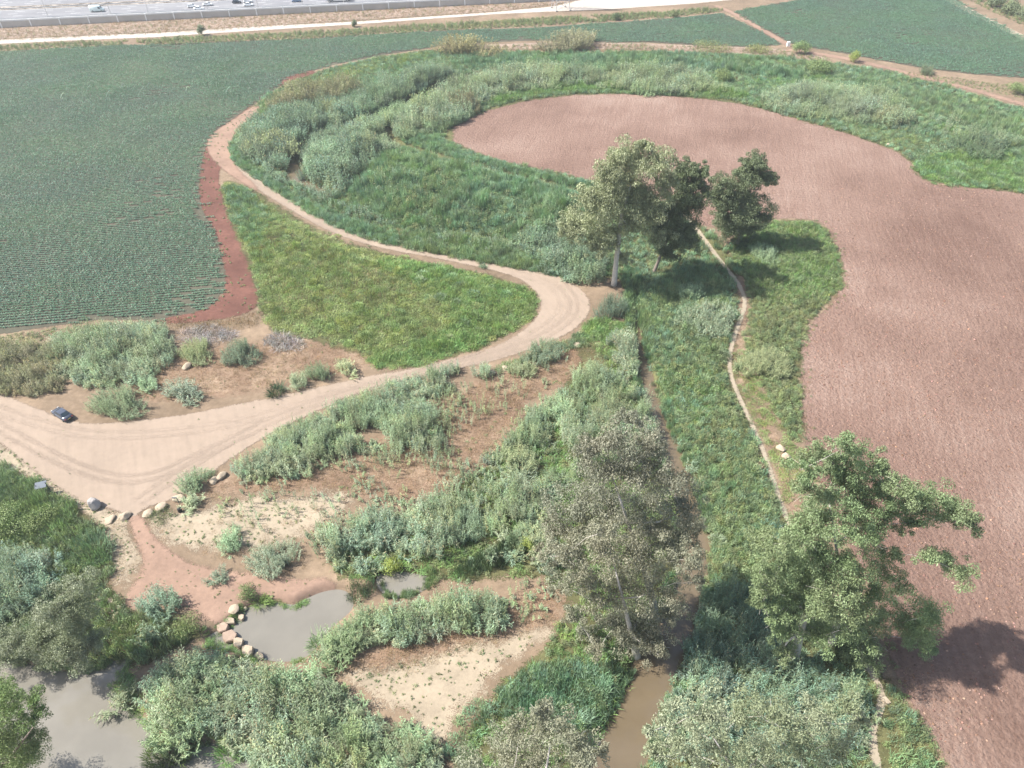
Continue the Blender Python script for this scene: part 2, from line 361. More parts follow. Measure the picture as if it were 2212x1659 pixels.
# ------------------------------------------------------------------ ground: one lattice, soil sheets laid on it
def axis(a, b, steps, lo, hi):
    r = []
    for (u, v, st) in steps: r += list(np.arange(u, v, st))
    r = np.array(r); o1 = []; d = abs(steps[0][2]); x = r[0]
    while x > lo: d *= 1.5; x -= d; o1.append(x)
    o2 = []; d = steps[-1][2]; x = r[-1]
    while x < hi: d *= 1.5; x += d; o2.append(x)
    return np.concatenate([np.array(o1[::-1]), r, np.array(o2)])
GX = axis(0, 0, [(-320, -140, 2.0), (-140, -72, 1.0), (-72, 72, .5), (72, 140, 1.0), (140, 322, 2.0)], -4200, 4200)
GY = axis(0, 0, [(22, 128, .5), (128, 230, 1.0), (230, 480, 2.0)], -600, 6000)
gx, gy = np.meshgrid(GX, GY); nx, ny = len(GX), len(GY)
gz = height(gx.ravel(), gy.ravel()).reshape(gx.shape)
covered = np.zeros((ny, nx), bool)
layer = [0]
def sheet(name, P, mat, off, label=None, pad=1.6):
    if mat in (M['sand'], M['drygrass'], M['thatch']): pad = 4.8
    layer[0] += 1; off += layer[0] * .0014
    lo, hi = P.min(0) - 6, P.max(0) + 6
    i0, i1 = np.searchsorted(GX, lo[0]) - 1, np.searchsorted(GX, hi[0]) + 1
    j0, j1 = np.searchsorted(GY, lo[1]) - 1, np.searchsorted(GY, hi[1]) + 1
    i0, j0 = max(i0, 0), max(j0, 0); i1, j1 = min(i1, nx), min(j1, ny)
    X = gx[j0:j1, i0:i1]; Y = gy[j0:j1, i0:i1]; sd = sdist(P, X, Y)
    keep = sd > -pad - .3
    cell = keep[:-1, :-1] | keep[1:, :-1] | keep[:-1, 1:] | keep[1:, 1:]
    jj, ii = np.nonzero(cell); w = X.shape[1]
    q = np.stack([jj * w + ii, jj * w + ii + 1, (jj + 1) * w + ii + 1, (jj + 1) * w + ii], 1)
    used, inv = np.unique(q, return_inverse=True)
    V = np.stack([X.ravel(), Y.ravel(), gz[j0:j1, i0:i1].ravel() + off], 1)[used]
    covered[j0:j1, i0:i1] |= sd > 5
    o = link(name, mesh(name, V, inv.reshape(-1, 4), attrs={'edge': sd.ravel()[used]}, mats=[mat], smooth=True))
    return tag(o, label, None, None, 'structure')

ROAD = smooth_poly(poly([(-120, 820), (0, 850), (60, 875), (120, 900), (180, 918), (260, 914), (340, 905), (420, 894), (500, 878), (600, 858), (700, 835), (780, 815), (860, 803), (950, 785), (1030, 765), (1100, 735), (1150, 700), (1172, 665), (1162, 634), (1130, 604), (1075, 585), (1000, 569), (930, 555), (850, 542), (760, 519), (690, 490), (620, 449), (560, 411), (510, 382), (478, 362), (452, 332), (447, 307), (462, 287), (500, 264), (535, 238), (552, 226), (566, 236), (525, 276), (496, 300), (491, 325), (502, 348), (545, 378), (600, 416), (660, 456), (720, 488), (790, 516), (860, 533), (930, 546), (1010, 560), (1080, 574), (1150, 584), (1205, 594), (1246, 616), (1280, 655), (1262, 694), (1225, 722), (1160, 748), (1090, 772), (1010, 792), (930, 806), (850, 826), (780, 845), (700, 882), (640, 910), (580, 940), (530, 970), (480, 1005), (440, 1035), (400, 1065), (360, 1085), (310, 1098), (290, 1122), (262, 1108), (220, 1094), (180, 1086), (130, 1056), (90, 1028), (50, 1000), (0, 955), (-120, 890)]), 2)
CROP1 = poly([(-900, 150), (-900, 900), (-300, 760), (0, 722), (100, 706), (200, 692), (355, 689), (420, 678), (462, 662), (492, 612), (478, 520), (440, 452), (431, 400), (440, 330), (468, 285), (535, 234), (570, 212), (605, 186), (640, 163), (720, 140), (830, 118), (950, 100), (1050, 92), (1150, 88), (1310, 92), (1400, 92), (1500, 98), (1620, 102), (1692, 97), (1640, 66), (1560, 28), (1450, 40), (1300, 50), (1150, 60), (1000, 64), (850, 72), (650, 84), (430, 93), (200, 100), (0, 112)])
CROP2 = poly([(1722, 100), (1580, 26), (1640, 14), (1800, -12), (1990, -42), (2060, -4), (2130, 36), (2212, 78), (2600, 250), (2600, 220), (2212, 168), (2100, 160), (2000, 148), (1900, 130), (1780, 108)])
PLOUGH = smooth_poly(poly([(940, 291), (1000, 257), (1080, 224), (1180, 207), (1290, 199), (1400, 203), (1500, 210), (1580, 216), (1640, 232), (1740, 262), (1840, 291), (1920, 317), (1962, 336), (1974, 372), (2000, 396), (2080, 405), (2212, 418), (2700, 480), (2900, 1000), (2700, 1800), (2250, 1800), (2080, 1700), (2020, 1600), (1965, 1520), (1930, 1440), (1905, 1360), (1870, 1250), (1810, 1120), (1752, 1010), (1740, 950), (1734, 870), (1729, 800), (1731, 738), (1745, 706), (1790, 662), (1820, 622), (1826, 590), (1810, 540), (1790, 492), (1765, 474), (1690, 470), (1620, 480), (1540, 495), (1480, 470), (1400, 420), (1270, 388), (1180, 370), (1080, 352), (1000, 327)]), 1)
REDSTRIP = smooth_poly(poly([(552, 222), (532, 238), (500, 260), (458, 288), (440, 330), (430, 400), (434, 452), (466, 500), (476, 540), (490, 600), (482, 642), (440, 672), (350, 688), (350, 700), (460, 694), (545, 674), (562, 648), (550, 605), (535, 560), (520, 512), (496, 470), (482, 430), (470, 385), (480, 350), (500, 300), (545, 258)]), 1)
RED2 = poly([(600, 186), (622, 164), (672, 152), (690, 160), (650, 176)])
BARE = smooth_poly(poly([(276, 1104), (302, 1112), (330, 1155), (360, 1188), (420, 1222), (500, 1236), (580, 1244), (640, 1254), (700, 1246), (728, 1262), (715, 1276), (660, 1290), (640, 1302), (600, 1298), (566, 1286), (530, 1302), (500, 1328), (480, 1350), (440, 1336), (400, 1310), (350, 1300), (296, 1322), (262, 1312), (280, 1275), (312, 1230), (305, 1190), (285, 1150)]), 1)
SAND1 = smooth_poly(poly([(740, 1462), (830, 1436), (900, 1425), (1000, 1395), (1100, 1375), (1185, 1352), (1195, 1378), (1110, 1415), (1045, 1465), (1050, 1495), (1000, 1525), (975, 1570), (955, 1610), (935, 1600), (885, 1545), (800, 1502)]), 1)
SAND2 = smooth_poly(poly([(305, 1124), (390, 1105), (480, 1100), (560, 1070), (640, 1080), (730, 1060), (760, 1090), (700, 1130), (640, 1165), (540, 1180), (430, 1185), (360, 1172)]), 1)
SAND3 = smooth_poly(poly([(-60, 935), (20, 960), (60, 1000), (110, 1030), (170, 1078), (230, 1102), (282, 1112), (278, 1140), (298, 1180), (300, 1215), (270, 1270), (238, 1250), (240, 1180), (210, 1130), (130, 1075), (60, 1025), (-60, 990)]), 1)
SAND4 = smooth_poly(poly([(400, 895), (520, 872), (640, 842), (640, 828), (560, 838), (470, 855), (420, 870)]), 1)
DRY1 = smooth_poly(poly([(400, 760), (560, 735), (760, 735), (840, 770), (760, 805), (640, 830), (520, 855), (400, 865), (300, 870), (290, 820), (370, 790)]), 1)
DRY2 = smooth_poly(poly([(1230, 735), (1320, 740), (1310, 800), (1200, 830), (1120, 880), (1090, 960), (1000, 1060), (860, 1080), (700, 1060), (500, 1060), (380, 1090), (420, 1040), (600, 1010), (800, 960), (900, 900), (960, 850), (1080, 800)]), 1)
DRY3 = smooth_poly(poly([(720, 1420), (900, 1370), (1050, 1330), (1180, 1250), (1240, 1280), (1200, 1350), (1000, 1400), (900, 1440), (780, 1460)]), 1)
PATHR = ribbon([(1470, 455), (1500, 490), (1530, 530), (1560, 570), (1598, 615), (1612, 655), (1596, 700), (1578, 750), (1574, 800), (1592, 850), (1622, 912), (1652, 980), (1672, 1040), (1690, 1095), (1712, 1142), (1760, 1220), (1830, 1340), (1880, 1450), (1912, 1508), (1880, 1575), (1892, 1650), (1910, 1720)], [1.5, 1.3, 1.0, .9, .8, .8, .8, .8, .85, .9, .9, 1.0, 1.0])
BRPATH = ribbon([(1495, 480), (1530, 530), (1560, 572), (1600, 620), (1612, 655), (1594, 705), (1572, 750), (1590, 800), (1640, 880), (1680, 960), (1700, 1030), (1720, 1110)], [1.8, 1.6, 1.5, 1.4, 1.6, 1.8, 1.6, 1.6, 1.6, 1.6])
TRACKM = ribbon([(1545, 12), (1575, 24), (1630, 55), (1670, 78), (1712, 103)], 3.0)
TRACKR = ribbon([(1700, 108), (1790, 120), (1900, 142), (1990, 166), (2100, 192), (2212, 226), (2400, 280)], [4.0, 3.5, 3.0, 3.0])
TRACKT = ribbon([(1960, -50), (2040, -6), (2100, 27), (2170, 62), (2250, 100), (2400, 170)], 5.0)
FTRACK = poly([(-500, 115), (0, 95), (200, 86), (346, 80), (560, 66), (780, 52), (1071, 31), (1198, 25), (1320, 20), (1500, 8), (1700, -12), (1700, -60), (1300, -12), (1198, 14), (1071, 26), (780, 46), (560, 57), (346, 71), (200, 77), (0, 86), (-500, 104)])
FVERGE = poly([(-500, 104), (0, 84), (346, 69), (780, 43), (1100, 22), (1300, -6), (1300, -30), (780, 2), (346, 30), (0, 46), (-500, 64)])
MIDDRY = smooth_poly(poly([(940, 106), (1080, 94), (1320, 92), (1500, 98), (1700, 104), (1800, 128), (1760, 134), (1600, 114), (1400, 107), (1200, 106), (1040, 108)]), 1)
sheet('dry_grass_ground', DRY1, M['drygrass'], .006); sheet('dry_grass_ground', DRY2, M['drygrass'], .006); sheet('dry_grass_ground', DRY3, M['drygrass'], .006)
sheet('dry_grass_ground', MIDDRY, M['verge'], .006)
for P in (SAND1, SAND2, SAND3): sheet('sand', P, M['sand'], .018)
sheet('crop_field', CROP1, M['fieldsoil'], .012); sheet('crop_field', CROP2, M['fieldsoil'], .012)
sheet('ploughed_field', PLOUGH, M['plough'], .012, 'reddish brown ploughed field')
sheet('red_soil', REDSTRIP, M['redsoil'], .02); sheet('red_soil', RED2, M['redsoil'], .02)
sheet('bare_earth', BARE, M['bare'], .026); sheet('bare_earth', BRPATH, M['drygrass'], .012)
sheet('dirt_road', ROAD, M['road'], .034, 'pale dirt road curving past the reeds')
M['rut'] = soil_mat('wheel_rut', tri_cols((.296, .233, .181)), .05, 1.1, (.2, .03, 6.0), (.9, .25, .45))
M['rutd'] = soil_mat('dusty_rut', tri_cols((.274, .215, .167)), .05, 1.1, (.2, .03, 6.0), (.9, .25, .45))
def ruts(pts, gap, mat, w=.55):
    C = ribbon(pts, gap); n = len(C) // 2
    for side in (C[:n], C[n:]):
        T = np.gradient(side, axis=0); T /= np.linalg.norm(T, axis=1)[:, None] + 1e-9; N = np.stack([-T[:, 1], T[:, 0]], 1) * w / 2
        sheet('wheel_rut', np.vstack([side + N, (side - N)[::-1]]), mat, .046)
ruts([(540, 245), (480, 292), (468, 320), (480, 350), (530, 385), (610, 435), (700, 488), (800, 524)], 1.5, M['rut'])
ruts([(1110, 588), (1190, 612), (1222, 650), (1205, 690), (1130, 738), (1000, 778), (850, 815), (700, 858), (560, 905), (400, 935), (200, 945), (40, 905), (-60, 860)], 1.6, M['rut'])
ruts([(1215, 615), (1246, 655), (1228, 695), (1140, 745), (980, 790), (800, 835), (640, 885), (480, 960), (380, 1030), (300, 1085)], 1.6, M['rutd'])
ruts([(-40, 900), (60, 960), (160, 1010), (260, 1040), (340, 1030), (430, 985), (560, 925)], 1.6, M['rutd'])
sheet('bare_earth', smooth_poly(poly([(556, 222), (500, 262), (460, 287), (445, 307), (452, 335), (478, 364), (520, 392), (560, 416), (552, 398), (515, 368), (500, 340), (494, 318), (504, 298), (535, 268), (570, 234)]), 1), M['bare'], .05)
sheet('footpath', PATHR, M['path'], .04)
for P in (TRACKM, TRACKR): sheet('farm_track', P, M['bare'], .04)
sheet('farm_track', TRACKT, M['path'], .04)
sheet('roadside_verge', FVERGE, M['verge'], .006); sheet('service_track', FTRACK, M['track'], .024)
cell = ~(covered[:-1, :-1] & covered[1:, :-1] & covered[:-1, 1:] & covered[1:, 1:])
jj, ii = np.nonzero(cell)
q = np.stack([jj * nx + ii, jj * nx + ii + 1, (jj + 1) * nx + ii + 1, (jj + 1) * nx + ii], 1)
used, inv = np.unique(q, return_inverse=True)
tag(link('ground', mesh('ground', np.stack([gx.ravel(), gy.ravel(), gz.ravel()], 1)[used], inv.reshape(-1, 4), mats=[M['ground']], smooth=True)), kind='structure')
def water(name, P, mat, dz=0.0):
    lo, hi = P.min(0), P.max(0)
    # pond surface reaches a little under its banks
    c = P.mean(0); me = bpy.data.meshes.new(name)
    import bmesh
    bm = bmesh.new()
    T = np.roll(P, -1, 0) - np.roll(P, 1, 0); T /= np.linalg.norm(T, axis=1)[:, None] + 1e-9; N = np.stack([T[:, 1], -T[:, 0]], 1)
    if np.sum(P[:, 0] * np.roll(P[:, 1], -1) - np.roll(P[:, 0], -1) * P[:, 1]) < 0: N = -N
    vs = [bm.verts.new((x, y, WATER_Z + dz)) for x, y in P + N * .75]
    f = bm.faces.new(vs); bmesh.ops.triangulate(bm, faces=[f]); bm.normal_update()
    for f in bm.faces:
        if f.normal.z < 0: f.normal_flip()
    bm.to_mesh(me); bm.free(); me.materials.append(mat)
    return tag(link(name, me), kind='structure')
for i, P in enumerate((POOL1, POOL2, POOL3)): water('pond_water', P, M['water'], -.006 * i)
for P in (CREEK, CREEK_UP): water('creek_water', P, M['creek'])

# ------------------------------------------------------------------ plant building blocks (all arrays)
def blades(p, az, el, L, wd, droop, seg=2, tw=None):
    """N curved strips; returns V, quads, tris"""
    N = len(p); h = np.stack([np.cos(az), np.sin(az), 0 * az], 1); s = np.stack([-np.sin(az), np.cos(az), 0 * az], 1)
    if tw is not None: s = s * np.cos(tw)[:, None] + np.array([0, 0, 1.0]) * np.sin(tw)[:, None]
    rows = []
    for k in range(seg + 1):
        t = k / seg
        c = p + h * (L * t * np.cos(el))[:, None]; c[:, 2] += L * (t * np.sin(el)) - droop * L * t * t
        w = wd * ((.55 + .9 * t) if t <= .5 else 1.0) * .5
        if k < seg: rows += [c - s * w[:, None], c + s * w[:, None]]
        else: rows += [c]
    V = np.stack(rows, 1); m = V.shape[1]; b = np.arange(N)[:, None] * m
    Q = np.concatenate([b + np.array([[2 * k, 2 * k + 1, 2 * k + 3, 2 * k + 2]]) for k in range(seg - 1)], 0) if seg > 1 else np.zeros((0, 4), int)
    T = b + np.array([[2 * (seg - 1), 2 * (seg - 1) + 1, 2 * seg]])
    return V.reshape(-1, 3), Q, T, m
class Veg:
    def __init__(s): s.V = []; s.Q = []; s.T = []; s.C = []; s.n = 0; s.qm = []; s.tm = []
    def add(s, V, Q, T, tint, mi=0):
        V = np.asarray(V).reshape(-1, 3); s.V.append(V); s.C.append(np.broadcast_to(tint, (len(V),)).astype(np.float32))
        if Q is not None and len(Q): s.Q.append(np.asarray(Q) + s.n); s.qm.append(np.full(len(Q), mi))
        if T is not None and len(T): s.T.append(np.asarray(T) + s.n); s.tm.append(np.full(len(T), mi))
        s.n += len(V)
    def blades(s, p, az, el, L, wd, droop, tint, seg=2, tw=None, mi=0):
        V, Q, T, m = blades(p, az, el, L, wd, droop, seg, tw); s.add(V, Q, T, np.repeat(tint, m), mi)
    def leaves(s, c, u, v, L, wd, tint, mi=0):
        """flat diamond leaves; u along, v across (unit vectors)"""
        a = u * (L / 2)[:, None]; b = v * (wd / 2)[:, None]; V = np.stack([c - a, c - a * .1 + b, c + a, c - a * .1 - b], 1)
        N = len(c); s.add(V.reshape(-1, 3), np.arange(N * 4).reshape(-1, 4), None, np.repeat(tint, 4), mi)
    def mesh(s, name, mats, smooth=False):
        Q = np.concatenate(s.Q) if s.Q else None; T = np.concatenate(s.T) if s.T else None
        mi = np.concatenate(([np.concatenate(s.qm)] if s.qm else []) + ([np.concatenate(s.tm)] if s.tm else []))
        return mesh(name, np.concatenate(s.V), Q, T, {'tint': np.concatenate(s.C)}, mats, mi, smooth)
def unit(v): return v / (np.linalg.norm(v, axis=-1, keepdims=True) + 1e-9)
def rdir(n, r=None):
    r = r or rng; v = r.normal(size=(n, 3)); return unit(v)
def canes(g, base, lean_az, lean, H, leafL=.80, leafW=.088, nl=15, tint0=.5, spread=.27, gs=None, plume=0.0):
    """giant reed canes with alternate drooping leaves. base (n,3); gs: Veg for the stems"""
    n = len(base); hdir = np.stack([np.cos(lean_az), np.sin(lean_az), 0 * lean_az], 1)
    top = base + hdir * (np.sin(lean) * H)[:, None]; top[:, 2] += np.cos(lean) * H
    gs = gs or g
    sd = np.stack([-np.sin(lean_az), np.cos(lean_az), 0 * lean_az], 1) * .022
    fd = hdir * .022
    V = np.stack([base - sd, base + sd, base + fd * 1.6, top - sd * .4, top + sd * .4, top + fd * .6], 1); b = np.arange(n)[:, None] * 6
    Q = np.concatenate([b + np.array([[0, 1, 4, 3]]), b + np.array([[1, 2, 5, 4]]), b + np.array([[2, 0, 3, 5]])])
    gs.add(V.reshape(-1, 3), Q, None, .4, 1 if gs is g else 0)
    t = np.linspace(.16, 1.0, nl)[None, :] + rng.uniform(-.02, .02, (n, nl))
    p = base[:, None, :] * (1 - t[..., None]) + top[:, None, :] * t[..., None]
    az0 = rng.uniform(0, 2 * np.pi, (n, 1)); az = az0 + np.pi * np.arange(nl)[None, :] + rng.normal(0, .55, (n, nl))
    el = np.clip(1.08 - .55 * (1 - t) + rng.normal(0, .18, (n, nl)), .1, 1.4); el = np.where(t > .97, 1.25, el)
    L = leafL * (1.05 - .5 * np.abs(t - .62) / .62) * rng.uniform(.75, 1.25, (n, nl))
    dr = rng.uniform(.40, .95, (n, nl))
    tint = np.clip(tint0 + rng.normal(0, .12, (n, 1)) + rng.normal(0, spread, (n, nl)), 0, 1)
    f = lambda a: a.ravel()
    g.blades(p.reshape(-1, 3), f(az), f(el), f(L), np.full(n * nl, leafW), f(dr), f(tint), 2)
    if plume > 0:
        k = rng.random(n) < plume
        if k.any():
            m = int(k.sum()); pp = np.repeat(top[k], 5, 0)
            g.blades(pp, rng.uniform(0, 6.28, m * 5), rng.uniform(1.0, 1.4, m * 5), np.full(m * 5, .55), np.full(m * 5, .09), np.full(m * 5, .15), rng.uniform(.85, 1, m * 5), 2)
def tuft_reed(seed, H=3.8, n=9, R=.75, **k):
    g = Veg(); r = R * np.sqrt(rng.random(n)); a = rng.uniform(0, 6.28, n)
    base = np.stack([r * np.cos(a), r * np.sin(a), 0 * a - .1], 1)
    canes(g, base, a + rng.normal(0, .6, n), np.abs(rng.normal(.10, .09, n)), H * rng.uniform(.72, 1.08, n), **k); return g
def tuft_grass(H=1.7, n=70, R=.8, wd=.055, lean=.25, droop=.35, t0=.5, seg=2, lie=None):
    g = Veg(); r = R * np.sqrt(rng.random(n)); a = rng.uniform(0, 6.28, n); p = np.stack([r * np.cos(a), r * np.sin(a), 0 * a - .05], 1)
    L = H * rng.uniform(.55, 1.1, n)
    el = np.pi / 2 - np.abs(rng.normal(0, lean, n))
    az = rng.uniform(0, 6.28, n) if lie is None else rng.normal(lie, .7, n)
    p[:, 2] += rng.uniform(0, .25, n) * H
    g.blades(p, az, el, L, wd * rng.uniform(.7, 1.3, n), droop * rng.uniform(.5, 1.5, n), np.clip(rng.normal(t0, .24, n), 0, 1), seg); return g
def tuft_scrub(H=1.2, n=150, R=.85, size=.17, t0=.5, up=.5):
    g = Veg(); u = rdir(n); u[:, 2] = np.abs(u[:, 2]); rr = rng.random(n) ** .45
    lump = .75 + .35 * np.sin(3 * np.arctan2(u[:, 1], u[:, 0]) + rng.uniform(0, 6))
    c = u * rr[:, None] * np.stack([R * lump, R * lump, H * np.ones(n)], 1)
    nrm = unit(u * .6 + rdir(n) * .8 + np.array([0, 0, up])); a = unit(np.cross(nrm, rdir(n))); b = np.cross(nrm, a)
    g.leaves(c, a, b, size * rng.uniform(.7, 1.5, n), size * .62 * rng.uniform(.7, 1.3, n), np.clip(t0 + rng.normal(0, .22, n), 0, 1)); return g
def tuft_row(Ln=2.4):
    n = 95; g = Veg(); x = rng.uniform(-Ln / 2, Ln / 2, n); y = rng.normal(0, .12, n); z = np.clip(.52 - y * y * 3.2, .1, 1) * rng.uniform(.45, 1.1, n)
    nrm = unit(rdir(n) * .75 + np.array([0, 0, .9])); a = unit(np.cross(nrm, rdir(n))); b = np.cross(nrm, a)
    g.leaves(np.stack([x, y, z], 1), a, b, .22 * rng.uniform(.7, 1.3, n), .19 * rng.uniform(.7, 1.3, n), np.clip(rng.normal(.5, .13, n), 0, 1)); return g
PROTO = {}
def proto(key, makers, mats):
    col = bpy.data.collections.new('proto_' + key)
    for i, mk in enumerate(makers):
        o = bpy.data.objects.new('%s_%02d' % (key, i), mk.mesh(key, mats)); col.objects.link(o)
    PROTO[key] = (col, len(makers))
stemm = M['stem']
proto('reed', [tuft_reed(i, 3.9, 10) for i in range(5)], [M['reed'], stemm])
proto('reed_b', [tuft_reed(i, 4.2, 10, tint0=.45) for i in range(5)], [M['reed_b'], stemm])
proto('reed_y', [tuft_reed(i, 4.2, 10, plume=.5) for i in range(4)], [M['reed_y'], stemm])
proto('reed_thin', [tuft_reed(i, 2.6, 4, .9, leafL=.5) for i in range(4)], [M['reed'], stemm])
proto('reed_far', [tuft_reed(i, 4.0, 7, .9, leafL=.95, leafW=.17, nl=10) for i in range(5)], [M['reed'], stemm])
proto('reed_b_far', [tuft_reed(i, 4.3, 7, .9, leafL=.95, leafW=.17, nl=10, tint0=.45) for i in range(5)], [M['reed_b'], stemm])
proto('reed_y_far', [tuft_reed(i, 4.3, 7, .9, leafL=.9, leafW=.16, nl=10, plume=.7) for i in range(4)], [M['reed_y'], stemm])
proto('grass', [tuft_grass(1.9, 80) for i in range(5)], [M['grass']])
proto('grass_b', [tuft_grass(2.2, 80, droop=.45, lie=.4 if i % 2 else None) for i in range(5)], [M['grass_b']])
proto('mat', [tuft_grass(1.15, 80, .95, .06, .75, .5, lie=i * 1.2) for i in range(6)], [M['mat']])
proto('bright', [tuft_grass(1.5, 85, .9, .06, .5, .5) for i in range(5)], [M['bright']])
proto('scrub', [tuft_scrub(1.25) for i in range(5)], [M['scrub']])
proto('scrub_low', [tuft_scrub(.6, 60, .6, .13) for i in range(4)], [M['scrub']])
proto('cattail', [tuft_grass(2.3, 70, .8, .05, .10, .08) for i in range(4)], [M['cattail']])
proto('straw', [tuft_grass(.55, 40, .6, .028, .6, .35) for i in range(4)], [M['straw']])
proto('dead', [tuft_grass(2.0, 26, .8, .05, 1.2, .3, lie=2.4 + .4 * i) for i in range(4)], [M['dead']])
def dome_reed(H=4.2, n=42, R=2.1, **k):
    g = Veg(); q = np.sqrt(rng.random(n)); a_ = rng.uniform(0, 6.28, n)
    base = np.stack([.7 * R * q * np.cos(a_), .7 * R * q * np.sin(a_), 0 * a_ - .1], 1)
    canes(g, base, a_ + rng.normal(0, .35, n), np.clip(.03 + .42 * q ** 1.6 + rng.normal(0, .07, n), 0, .8), H * (1.08 - .3 * q * q) * rng.uniform(.8, 1.08, n), **k); return g
def dome_grass(H=2.8, n=300, R=1.9, wd=.085):
    g = Veg(); q = np.sqrt(rng.random(n)); a_ = rng.uniform(0, 6.28, n); p = np.stack([.75 * R * q * np.cos(a_), .75 * R * q * np.sin(a_), 0 * a_], 1)
    p[:, 2] += rng.uniform(0, .55, n) * H * (1 - .6 * q * q)
    g.blades(p, a_ + rng.normal(0, .8, n), np.pi / 2 - np.abs(rng.normal(.12 + .5 * q, .2, n)), .62 * H * rng.uniform(.5, 1.1, n), np.full(n, wd), rng.uniform(.2, .7, n), np.clip(rng.normal(.5, .25, n), 0, 1), 2); return g
proto('dome_reed', [dome_reed(leafL=.9, leafW=.15, nl=11) for i in range(4)], [M['reed'], stemm])
proto('dome_reed_b', [dome_reed(leafL=.9, leafW=.15, nl=11, tint0=.45) for i in range(4)], [M['reed_b'], stemm])
proto('dome_grass', [dome_grass() for i in range(4)], [M['grass_b']])
proto('dome_green', [dome_grass(2.2, 280, 1.8) for i in range(4)], [M['grass']])
proto('dome_mat', [dome_grass(1.5, 240, 1.7) for i in range(4)], [M['mat']])
proto('dome_scrub', [tuft_scrub(2.4, 420, 1.8, .24) for i in range(4)], [M['scrub']])
proto('row', [tuft_row() for i in range(6)], [M['cotton']])
proto('sprig', [tuft_scrub(.28, 26, .22, .10) for i in range(3)], [M['scrub']])
def clod_v():
    g = Veg(); t = (1 + 5 ** .5) / 2
    V = np.array([(-1, t, 0), (1, t, 0), (-1, -t, 0), (1, -t, 0), (0, -1, t), (0, 1, t), (0, -1, -t), (0, 1, -t), (t, 0, -1), (t, 0, 1), (-t, 0, -1), (-t, 0, 1)], float)
    V = unit(V) * rng.uniform(.6, 1.25, (12, 1)) * np.array([1, .8, .6]) * .16
    F = [(0, 11, 5), (0, 5, 1), (0, 1, 7), (0, 7, 10), (0, 10, 11), (1, 5, 9), (5, 11, 4), (11, 10, 2), (10, 7, 6), (7, 1, 8), (3, 9, 4), (3, 4, 2), (3, 2, 6), (3, 6, 8), (3, 8, 9), (4, 9, 5), (2, 4, 11), (6, 2, 10), (8, 6, 7), (9, 8, 1)]
    g.add(V, None, F, rng.random()); return g
M['clod'] = leaf_mat('soil_clod', [(0, (0.170, 0.100, 0.077)), (0.5, (0.235, 0.145, 0.114)), (1, (0.290, 0.190, 0.152))], trans=0.0, spec=.05, rough=.95)
proto('clod', [clod_v() for i in range(6)], [M['clod']])

def gn_tree(key):
    col, n = PROTO[key]
    ng = bpy.data.node_groups.new('scatter_' + key, 'GeometryNodeTree')
    ng.interface.new_socket('Geometry', in_out='INPUT', socket_type='NodeSocketGeometry')
    ng.interface.new_socket('Geometry', in_out='OUTPUT', socket_type='NodeSocketGeometry')
    N = ng.nodes; L = ng.links
    i = N.new('NodeGroupInput'); o = N.new('NodeGroupOutput'); ins = N.new('GeometryNodeInstanceOnPoints')
    ci = N.new('GeometryNodeCollectionInfo'); ci.inputs['Collection'].default_value = col
    ci.inputs['Separate Children'].default_value = True; ci.inputs['Reset Children'].default_value = True
    def na(nm, ty):
        a = N.new('GeometryNodeInputNamedAttribute'); a.data_type = ty; a.inputs['Name'].default_value = nm; return a.outputs[0]
    ins.inputs['Pick Instance'].default_value = True
    L.new(i.outputs[0], ins.inputs['Points']); L.new(ci.outputs[0], ins.inputs['Instance'])
    L.new(na('pick', 'INT'), ins.inputs['Instance Index'])
    L.new(na('turn', 'FLOAT_VECTOR'), ins.inputs['Rotation']); L.new(na('size', 'FLOAT_VECTOR'), ins.inputs['Scale'])
    L.new(ins.outputs[0], o.inputs[0])
    return ng
GNT = {}
def scatter(name, key, pts, sc, label, cat, rot=None, tilt=.08, parent=None, kind='stuff'):
    if key not in GNT: GNT[key] = gn_tree(key)
    n = len(pts)
    if n == 0: return None
    me = bpy.data.meshes.new(name); me.vertices.add(n); me.vertices.foreach_set('co', np.asarray(pts, np.float32).ravel())
    a = me.attributes.new('pick', 'INT', 'POINT'); a.data.foreach_set('value', rng.integers(0, PROTO[key][1], n).astype(np.int32))
    rz = rng.uniform(0, 6.28, n) if rot is None else rot + np.pi * rng.integers(0, 2, n) + rng.normal(0, .03, n)
    e = np.stack([rng.normal(0, tilt, n), rng.normal(0, tilt, n), rz], 1)
    a = me.attributes.new('turn', 'FLOAT_VECTOR', 'POINT'); a.data.foreach_set('vector', e.astype(np.float32).ravel())
    a = me.attributes.new('size', 'FLOAT_VECTOR', 'POINT'); a.data.foreach_set('vector', np.asarray(sc, np.float32).ravel())
    me.update()
    o = link(name, me, parent); md = o.modifiers.new('scatter', 'NODES'); md.node_group = GNT[key]
    return tag(o, label, cat, None, kind)
def spots(P, dens, keep=None, edge=.4):
    lo, hi = P.min(0), P.max(0); st = 1 / math.sqrt(dens)
    X, Y = np.meshgrid(np.arange(lo[0], hi[0], st), np.arange(lo[1], hi[1], st))
    X = (X + rng.uniform(-.5, .5, X.shape) * st).ravel(); Y = (Y + rng.uniform(-.5, .5, Y.shape) * st).ravel()
    m = sdist(P, X, Y) + (fbm(X, Y, 3.5) - .5) * 2 * edge * 2 > 0
    X, Y = X[m], Y[m]
    if keep is not None:
        k = keep(X, Y); X, Y = X[k], Y[k]
    z = height(X, Y); k = z > WATER_Z - .35
    return X[k], Y[k], z[k]
def notroad(X, Y):
    ok = np.ones(X.shape, bool)
    for P, d in ((ROAD, .4), (PATHR, -.45), (DITCH, -.3), (CHAN, -.2), (CREEK_UP, .5)): ok &= sdist(P, X, Y) < d
    ok &= sdist(PLOUGH, X, Y) < .8
    return ok
